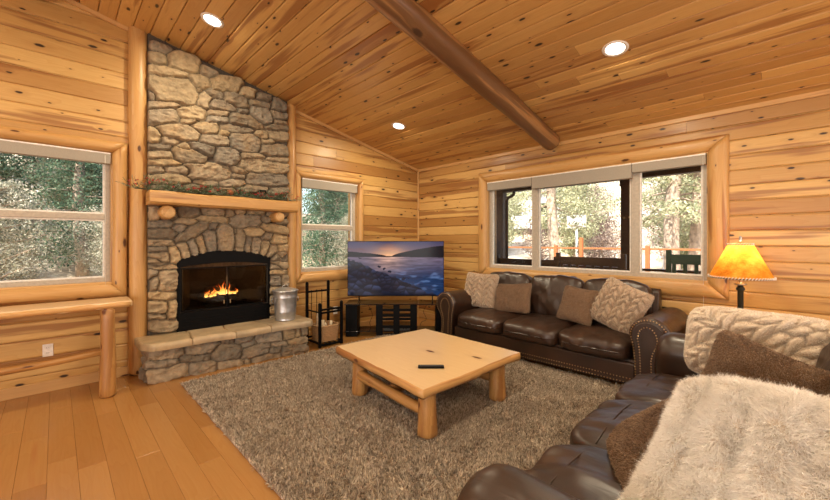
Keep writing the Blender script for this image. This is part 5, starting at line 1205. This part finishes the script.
# ================================================================ OUTDOORS
def leafmat(name, c1, c2):
    m = bpy.data.materials.new(name); m.use_nodes = True; nt = m.node_tree; nt.nodes.clear(); o = N(nt, 'ShaderNodeOutputMaterial')
    r = N(nt, 'ShaderNodeNewGeometry').outputs['Random Per Island']; c = ramp(nt, r, [(.1, c1), (.9, c2)])
    d = N(nt, 'ShaderNodeBsdfDiffuse'); t = N(nt, 'ShaderNodeBsdfTranslucent'); mx = N(nt, 'ShaderNodeMixShader'); mx.inputs[0].default_value = .4
    nt.links.new(c, d.inputs[0]); nt.links.new(c, t.inputs[0]); nt.links.new(d.outputs[0], mx.inputs[1]); nt.links.new(t.outputs[0], mx.inputs[2]); nt.links.new(mx.outputs[0], o.inputs[0]); return m
M['conifer'] = leafmat('conifer_needles', (.05, .10, .065), (.20, .27, .17)); M['olive'] = leafmat('olive_foliage', (.26, .27, .15), (.60, .58, .38)); M['pale'] = leafmat('dry_pale_foliage', (.24, .235, .16), (.56, .53, .42)); M['brush'] = leafmat('bare_brush', (.18, .12, .10), (.42, .32, .26))
m_g, nt, b = new_mat('dry_ground'); tc = N(nt, 'ShaderNodeTexCoord').outputs['Object']; n1 = noise(nt, tc, .8, 6, .65)
nt.links.new(ramp(nt, n1, [(.3, (.22, .15, .09)), (.5, (.46, .36, .25)), (.7, (.72, .66, .55))]), b.inputs['Base Color']); setin(b, Roughness=.95)
# ground: rises behind the left wall, gentle beyond the deck
gx, gy = np.linspace(-60, 45, 120), np.linspace(-50, 70, 130); GX, GY = np.meshgrid(gx, gy, indexing='ij'); gx_, gy_ = GX.ravel(), GY.ravel()
def ground_z(x, y):
    x = np.asarray(x, float); y = np.asarray(y, float)
    return -.45 + np.clip(-x - 4, 0, None) * .34 * np.clip((12 - y) / 8, .25, 1) + np.clip(y - 22, 0, None) * .30
gz = ground_z(gx_, gy_) + .12 * fbm(np.stack([gx_, gy_, 0 * gx_], 1), .4, 3) * (np.hypot(gx_ - 3, gy_ + 4) > 8)
o = np_mesh('ground', np.stack([gx_, gy_, gz], 1), grid_faces(120, 130), m_g); o['kind'] = 'structure'

def leaves(centers, radii, n_each, size, rg, flat=.7):
    nC = len(centers); c = np.repeat(centers, n_each, 0); r = np.repeat(radii, n_each); n = len(c)
    d = rg.normal(0, 1, (n, 3)); d /= np.linalg.norm(d, axis=1)[:, None]; d *= (rg.random(n) ** .45)[:, None]; d[:, 2] *= flat; P = c + d * r[:, None]
    A = rg.normal(0, 1, (n, 3)); A /= np.linalg.norm(A, axis=1)[:, None]; B = np.cross(A, rg.normal(0, 1, (n, 3))); B /= np.linalg.norm(B, axis=1)[:, None]
    s = size * rg.uniform(.6, 1.4, n)[:, None]; V = np.stack([P - A * s, P + B * s * .45, P + A * s, P - B * s * .45], 1).reshape(-1, 3); i = np.arange(n) * 4
    return V, np.stack([i, i + 1, i + 2, i + 3], 1)
def tree_proto(name, kind, H, spread, seed, mat, size, n, crown0, group=None, label=None, cat='tree', trunk_r=.16):
    rg = np.random.default_rng(seed); rr = random.Random(seed); t = empty(name, (0, 0, -50)); tag(t, label, cat, group)
    tk = MB(); tk.tube([(.05 * math.sin(k * 1.3 + seed), .05 * math.cos(k + seed), H * k / 8 - .1) for k in range(9)], [trunk_r * (1.15 - k / 8.5) for k in range(9)], 12, wob=.15, seed=seed)
    cs = []; rs = []
    nb = 90 if kind == 'cone' else 60
    for k in range(nb):
        z = H * (crown0 + (1 - crown0) * (k + .5) / nb); f = (1 - (k / nb)) if kind == 'cone' else math.sin(PI * (.12 + .8 * k / nb)); R = spread * max(.08, f); a = k * 2.4 + rr.uniform(-.4, .4); Lb = R * rr.uniform(.5, 1)
        tip = Vector((math.cos(a) * Lb, math.sin(a) * Lb, z + (-.12 * Lb if kind == 'cone' else .25 * Lb))); 
        if k % 2 == 0: tk.tube([(0, 0, z - .1), tuple(tip)], [.03, .008], 5)
        for q in (.35, .65, .95): cs.append(tuple(Vector((0, 0, z)).lerp(tip, q))); rs.append(R * .24 + .10)
    tk.build('trunk', M['bark'], t); V, F = leaves(np.array(cs), np.array(rs), max(4, n // len(cs)), size, rg); np_mesh('crown', V, F, mat, t, smooth=False); return t
def place(proto, spots, labels=None):
    for i, (x, y, s, rz) in enumerate(spots):
        o = proto if i == 0 else copy_tree(proto); z = float(ground_z(x, y)); o.location = (x, y, z); o.scale = (s, s, s); o.rotation_euler.z = rz
        if labels: o['label'] = labels[i] if isinstance(labels, list) else labels
rr = random.Random(77)
con = tree_proto('conifer_tree', 'cone', 7.5, 1.9, 1, M['conifer'], .042, 24000, .08, 'conifers on the hillside', 'dark green conifer on the hillside beyond the left windows')
place(con, [(-5.2, -7.2, .8, 0), (-7.0, -4.4, .75, 1), (-8.2, -6.4, 1, 2), (-5.2, 1.0, .75, 3), (-8.5, -3.6, 1.1, 4), (-7.2, 2.8, .9, 5), (-10.5, -6.6, 1.2, .5), (-11, -1.0, 1.2, 1.5), (-9.6, 4.6, 1.1, 2.5), (-13.5, -4.4, 1.4, 3.5), (-14, 2.2, 1.3, 4.5), (-16, -8, 1.5, 5.5), (-13, 7.5, 1.3, 1.1), (-18, -1.5, 1.6, 2.2), (-20, 5, 1.6, .2)])
ol = tree_proto('olive_shrub_tree', 'round', 3.6, 1.5, 5, M['pale'], .032, 20000, .12, 'pale bushy trees outside', 'pale dry bushy tree beyond the left windows', trunk_r=.06)
place(ol, [(-4.9, -5.6, .70, 0), (-5.2, -3.9, .6, 1), (-4.4, 1.6, .68, 2), (-6.8, -7.2, .8, 3), (-8.2, 1.2, .8, 4), (-7.2, 4.4, .9, 5), (-10, -4.7, 1, .6), (-9, -.5, .9, 1.6)])
jn = tree_proto('juniper_tree', 'round', 5.6, 2.2, 9, M['olive'], .06, 17000, .16, 'olive green trees beyond the deck', 'olive green leafy tree in the yard beyond the deck', trunk_r=.14)
place(jn, [(-4.6, 8.8, .85, 0), (-9.2, 8.6, 1.0, 1), (-7.2, 13.4, 1.05, 2), (-12.6, 14, 1.2, 3), (2.2, 13.2, .9, 4), (5.6, 14.2, 1.0, .7), (-11.5, 20, 1.3, 1.9), (-4.2, 17.5, 1.05, 2.2)])
br = tree_proto('bare_brush', 'round', 2.2, 1.5, 13, M['brush'], .04, 6000, .05, 'brown brush in the yard', 'low brown bare bush in the yard beyond the deck', 'bush', trunk_r=.03)
place(br, [(-1.3, 13.4, .9, 0), (1.6, 17.2, 1.1, 1), (-3.9, 20.5, 1.5, 3), (.6, 21.5, 1.5, 4), (-7.4, 19.5, 1.4, 5), (5.4, 19.5, 1.3, 1.2), (-1.2, 27, 2.0, 2), (-6.8, 27, 2.0, 2.5)])
# tall ponderosa pines close to the deck
def tall_pine(x, y, r, label, seed, crown=True):
    z = float(ground_z(x, y)); t = empty('pine_tree', (x, y, z)); tag(t, label, 'tree'); H = 11
    MB().tube([(.08 * math.sin(k * .7 + seed), .05 * math.cos(k * .9), H * k / 14 - .1) for k in range(15)], [r * (1.12 - .05 * k) for k in range(15)], 20, wob=.12, seed=seed).build('trunk', M['bark'], t)
    rg = np.random.default_rng(seed); cs = []; rs = []; tk = MB(); rr = random.Random(seed)
    for k in range(46):
        z_ = 2.6 + 8.2 * k / 46; a = k * 2.4; L_ = 2.1 * (1 - .5 * k / 46) * rr.uniform(.5, 1); tip = Vector((math.cos(a) * L_, math.sin(a) * L_, z_ - .2 * L_)); tk.tube([(0, 0, z_), tuple(tip)], [.035, .008], 5)
        for q in (.45, .75, 1): cs.append(tuple(Vector((0, 0, z_)).lerp(tip, q))); rs.append(.34)
    tk.build('branches', M['bark'], t); V, F = leaves(np.array(cs), np.array(rs), 75, .055, rg); np_mesh('crown', V, F, M['olive'], t, smooth=False)
tall_pine(2.50, 8.0, .19, 'thick pine trunk behind the green chair, seen through the right pane', 3); tall_pine(2.92, 8.7, .20, 'pine trunk nearest the right edge of the wide window', 5)
tall_pine(-1.7, 9.2, .20, 'pale lit pine trunk seen through the middle pane', 7)
# deck
z0 = -.12; mb = MB(); y = .25; rr = random.Random(3)
while y < 2.75: mb.box(-3.2, 9, y, y + .13, z0 - .03, z0, bev=.003, axis=0); y += .14
o = mb.build('deck_floor', M['deckbrown']); o['kind'] = 'structure'
mb = MB(); mb.box(-3.2, 9, .25, 3.1, 2.86, 2.92); 
for i in range(21): mb.box(-3.1 + i * .6, -3.04 + i * .6, .25, 2.9, 2.74, 2.86, axis=1)
mb.box(-3.2, 9, 2.42, 2.56, 2.50, 2.76); o = mb.build('porch_roof', M['deckbrown']); o['kind'] = 'structure'
for x, lb in ((.20, 'dark porch post left of the deck seen through the left pane'), (2.80, 'dark porch post seen through the middle pane')):
    t = empty('porch_post', (x, 2.49, z0)); tag(t, lb, 'post'); MB().box(-.085, .085, -.07, .07, 0, 2.62, bev=.006, axis=2).build('post_shaft', M['deckbrown'], t)
    mb = MB(); mb.box(-.10, .10, -.085, .085, 0, .12, bev=.006); mb.box(-.10, .10, -.085, .085, 2.50, 2.615, bev=.006); mb.build('post_collar', M['deckbrown'], t)
    if x > 1:
        mb = MB(); mb.ball((-.02, -.075, 1.93), .022, 8, 6); mb.ball((.06, -.075, 1.94), .02, 8, 6); mb.build('brass_hook', M['nail'], t)
t = tag(MB().tube([(.62, 2.33, 2.48), (.62, 2.33, 2.42), (.55, 2.34, 2.38), (.46, 2.36, 2.36), (.42, 2.37, 2.30), (.42, 2.37, z0)], .035, 10).build('downspout', M['deckbrown']), 'dark bent downspout beside the left porch post', 'downspout')
# deck railing: rails and balusters
rl = empty('deck_railing', (3, 2.5, z0), 0, 'dark stained wooden railing along the deck edge', 'railing')
MB().box(-5.5, 5.8, -.07, .07, 1.0, 1.04, bev=.006).build('top_rail', M['deckbrown'], rl); MB().box(-5.5, 5.8, -.02, .02, .90, .99, bev=.004).build('upper_rail', M['deckbrown'], rl); MB().box(-5.5, 5.8, -.02, .02, .10, .18, bev=.004).build('lower_rail', M['deckbrown'], rl)
mb = MB()
for i in range(80): mb.box(-5.45 + i * .14, -5.41 + i * .14, -.02, .02, .18, .90)
mb.build('baluster', M['deckbrown'], rl)['kind'] = 'stuff'
# deck chairs, backs toward the window
def deck_chair(x, y, rz, mat, label, w=.66, top=1.22, nsl=6, board=.13):
    t = empty('deck_chair', (x, y, z0)); t.rotation_euler.z = rz; tag(t, label, 'deck chair'); h = top
    for i in range(nsl):
        xx = -w / 2 + .06 + (w - .12) * i / (nsl - 1); MB().box(xx - .022, xx + .022, -.02, .0, .42, h - board + .02, bev=.003, axis=2).build('back_slat', mat, t)
    MB().box(-w / 2, w / 2, -.025, .01, h - board, h, bev=.006).build('back_board', mat, t)
    for s in (-1, 1):
        MB().box(s * w / 2 - .03, s * w / 2 + .03, -.04, .02, 0, h + .06, bev=.006, axis=2).build('back_leg', mat, t); MB().box(s * w / 2 - .03, s * w / 2 + .03, .46, .52, 0, .66, bev=.006, axis=2).build('front_leg', mat, t)
        MB().box(s * w / 2 - .045, s * w / 2 + .045, -.02, .56, .66, .69, bev=.006, axis=1).build('arm', mat, t)
    MB().box(-w / 2, w / 2, 0, .52, .40, .43, bev=.006).build('seat', mat, t)
deck_chair(1.55, 1.15, .04, M['deckbrown'], 'dark brown slatted deck bench behind the left of the wide window', 1.10, 1.20, 9)
deck_chair(2.68, 1.05, -.03, M['deckbrown'], 'dark brown slatted deck chair below the porch post', .98, 1.27, 8)
deck_chair(4.05, 1.15, .03, M['green'], 'dark green deck chair outside the right pane', .72, 1.34, 6)
# yard: cedar fence, basketball hoop, house, blue barrel
fn = empty('cedar_fence', (0, 6.4, -.45), 0, 'orange cedar post and rail fence beyond the deck', 'fence')
for i, x in enumerate((-3.9, -2.1, -.30, .48, 2.2, 4.0)): MB().box(x - .05, x + .05, -.05, .05, 0, 1.95 if i == 3 else 1.72, bev=.006, axis=2).build('fence_post', M['orange_post'], fn)
MB().box(-4.0, 4.0, -.02, .02, 1.61, 1.66, bev=.004).build('fence_rail', M['orange_post'], fn); MB().box(-4.0, 4.0, -.02, .02, .70, .78, bev=.004).build('fence_rail', M['orange_post'], fn)
hx, hy_ = -2.7, 14.0; bh = empty('basketball_hoop', (hx, hy_, float(ground_z(hx, hy_))), .3, 'white basketball hoop and pole in the yard', 'basketball hoop')
MB().tube([(0, 0, 0), (0, 0, 2.6)], .06, 10).build('pole', M['white'], bh); MB().box(-.45, .45, -.10, -.06, 2.5, 3.15, bev=.01).build('backboard', M['white'], bh)
MB().tube([(.2 * math.cos(k * PI / 8), -.32 + .2 * math.sin(k * PI / 8), 2.6) for k in range(17)], .012, 6, cap=False).build('hoop', M['orange_post'], bh)
def house(x, y, w, d, h, rz, label):
    t = empty('cabin_house', (x, y, float(ground_z(x, y)) - .2), rz, label, 'house')
    MB().box(-w / 2, w / 2, -d / 2, d / 2, 0, h).build('walls', M['housewall'], t)
    MB().extrude([(-w / 2 - .4, h), (w / 2 + .4, h), (0, h + w * .22)], d + .8, 'xz', off=-d / 2 - .4).build('roof', plain('grey_roof', (.16, .15, .16), .9), t)
    for xx in (-w * .28, w * .02, w * .3): 
        f_ = MB().box(xx - .5, xx + .5, -d / 2 - .04, -d / 2 - .005, h * .35, h * .75).build('house_window', M['white'], t); MB().box(xx - .43, xx + .43, -d / 2 - .05, -d / 2 - .04, h * .38, h * .72).build('glass', M['black'], f_)
house(-14, 30, 9, 6, 3.2, .1, 'pale house behind the trees in the left pane'); house(4.5, 30, 8, 6, 3.0, -.1, 'pale house behind the pine trunks in the right pane')
bb = empty('blue_barrel', (2.08, 9.6, float(ground_z(2.1, 9.6)) + .0), 0, 'blue plastic barrel on a stand beside the pine trunk', 'barrel')
MB().lathe([(0, 1.35), (.15, 1.35), (.165, 1.40), (.165, 1.86), (.14, 1.92), (0, 1.93)], n=20).build('barrel_body', M['bluep'], bb)
mb = MB()
for x in (-.13, .13):
    for y in (-.13, .13): mb.box(x - .03, x + .03, y - .03, y + .03, 0, 1.3)
mb.box(-.2, .2, -.2, .2, 1.3, 1.349); mb.build('barrel_stand', M['housewall'], bb)

# ================================================================ LIGHT, WORLD, CAMERA
w_ = bpy.data.worlds.new('World'); bpy.context.scene.world = w_; w_.use_nodes = True; nt = w_.node_tree; bg = nt.nodes['Background']
sk = nt.nodes.new('ShaderNodeTexSky'); sk.sky_type = 'NISHITA'; sk.sun_disc = False; sk.sun_elevation = math.radians(38); sk.sun_rotation = math.radians(150); sk.air_density = 1.0; sk.dust_density = 2.0
nt.links.new(sk.outputs[0], bg.inputs[0]); bg.inputs[1].default_value = .5
sn = bpy.data.lights.new('sun', 'SUN'); sn.energy = 11; sn.angle = math.radians(1.0); sn.color = (1, .95, .86)
so = bpy.data.objects.new('sun', sn); so.rotation_euler = Vector((-.08, .60, -.78)).to_track_quat('-Z', 'Y').to_euler(); C.objects.link(so)

cam = bpy.data.cameras.new('camera'); cam.sensor_width = 36; cam.lens = 36 * 367 / 830; cam.shift_y = -9 / 830; cam.clip_start = .05; cam.clip_end = 300
co = bpy.data.objects.new('camera', cam); co.location = (4.8397, -4.8228, 1.4); co.rotation_euler = (math.radians(90), 0, math.radians(45.6)); C.objects.link(co)
sc_ = bpy.context.scene; sc_.camera = co
sc_.view_settings.view_transform = 'Standard'; sc_.view_settings.look = 'None'; sc_.view_settings.gamma = 1; sc_.view_settings.use_curve_mapping = False; sc_.view_settings.exposure = EXPO
cy = sc_.cycles; cy.max_bounces = 9; cy.diffuse_bounces = 5; cy.glossy_bounces = 4; cy.transparent_max_bounces = 16; cy.caustics_reflective = False; cy.caustics_refractive = False; cy.sample_clamp_indirect = 6
cy.use_denoising = True
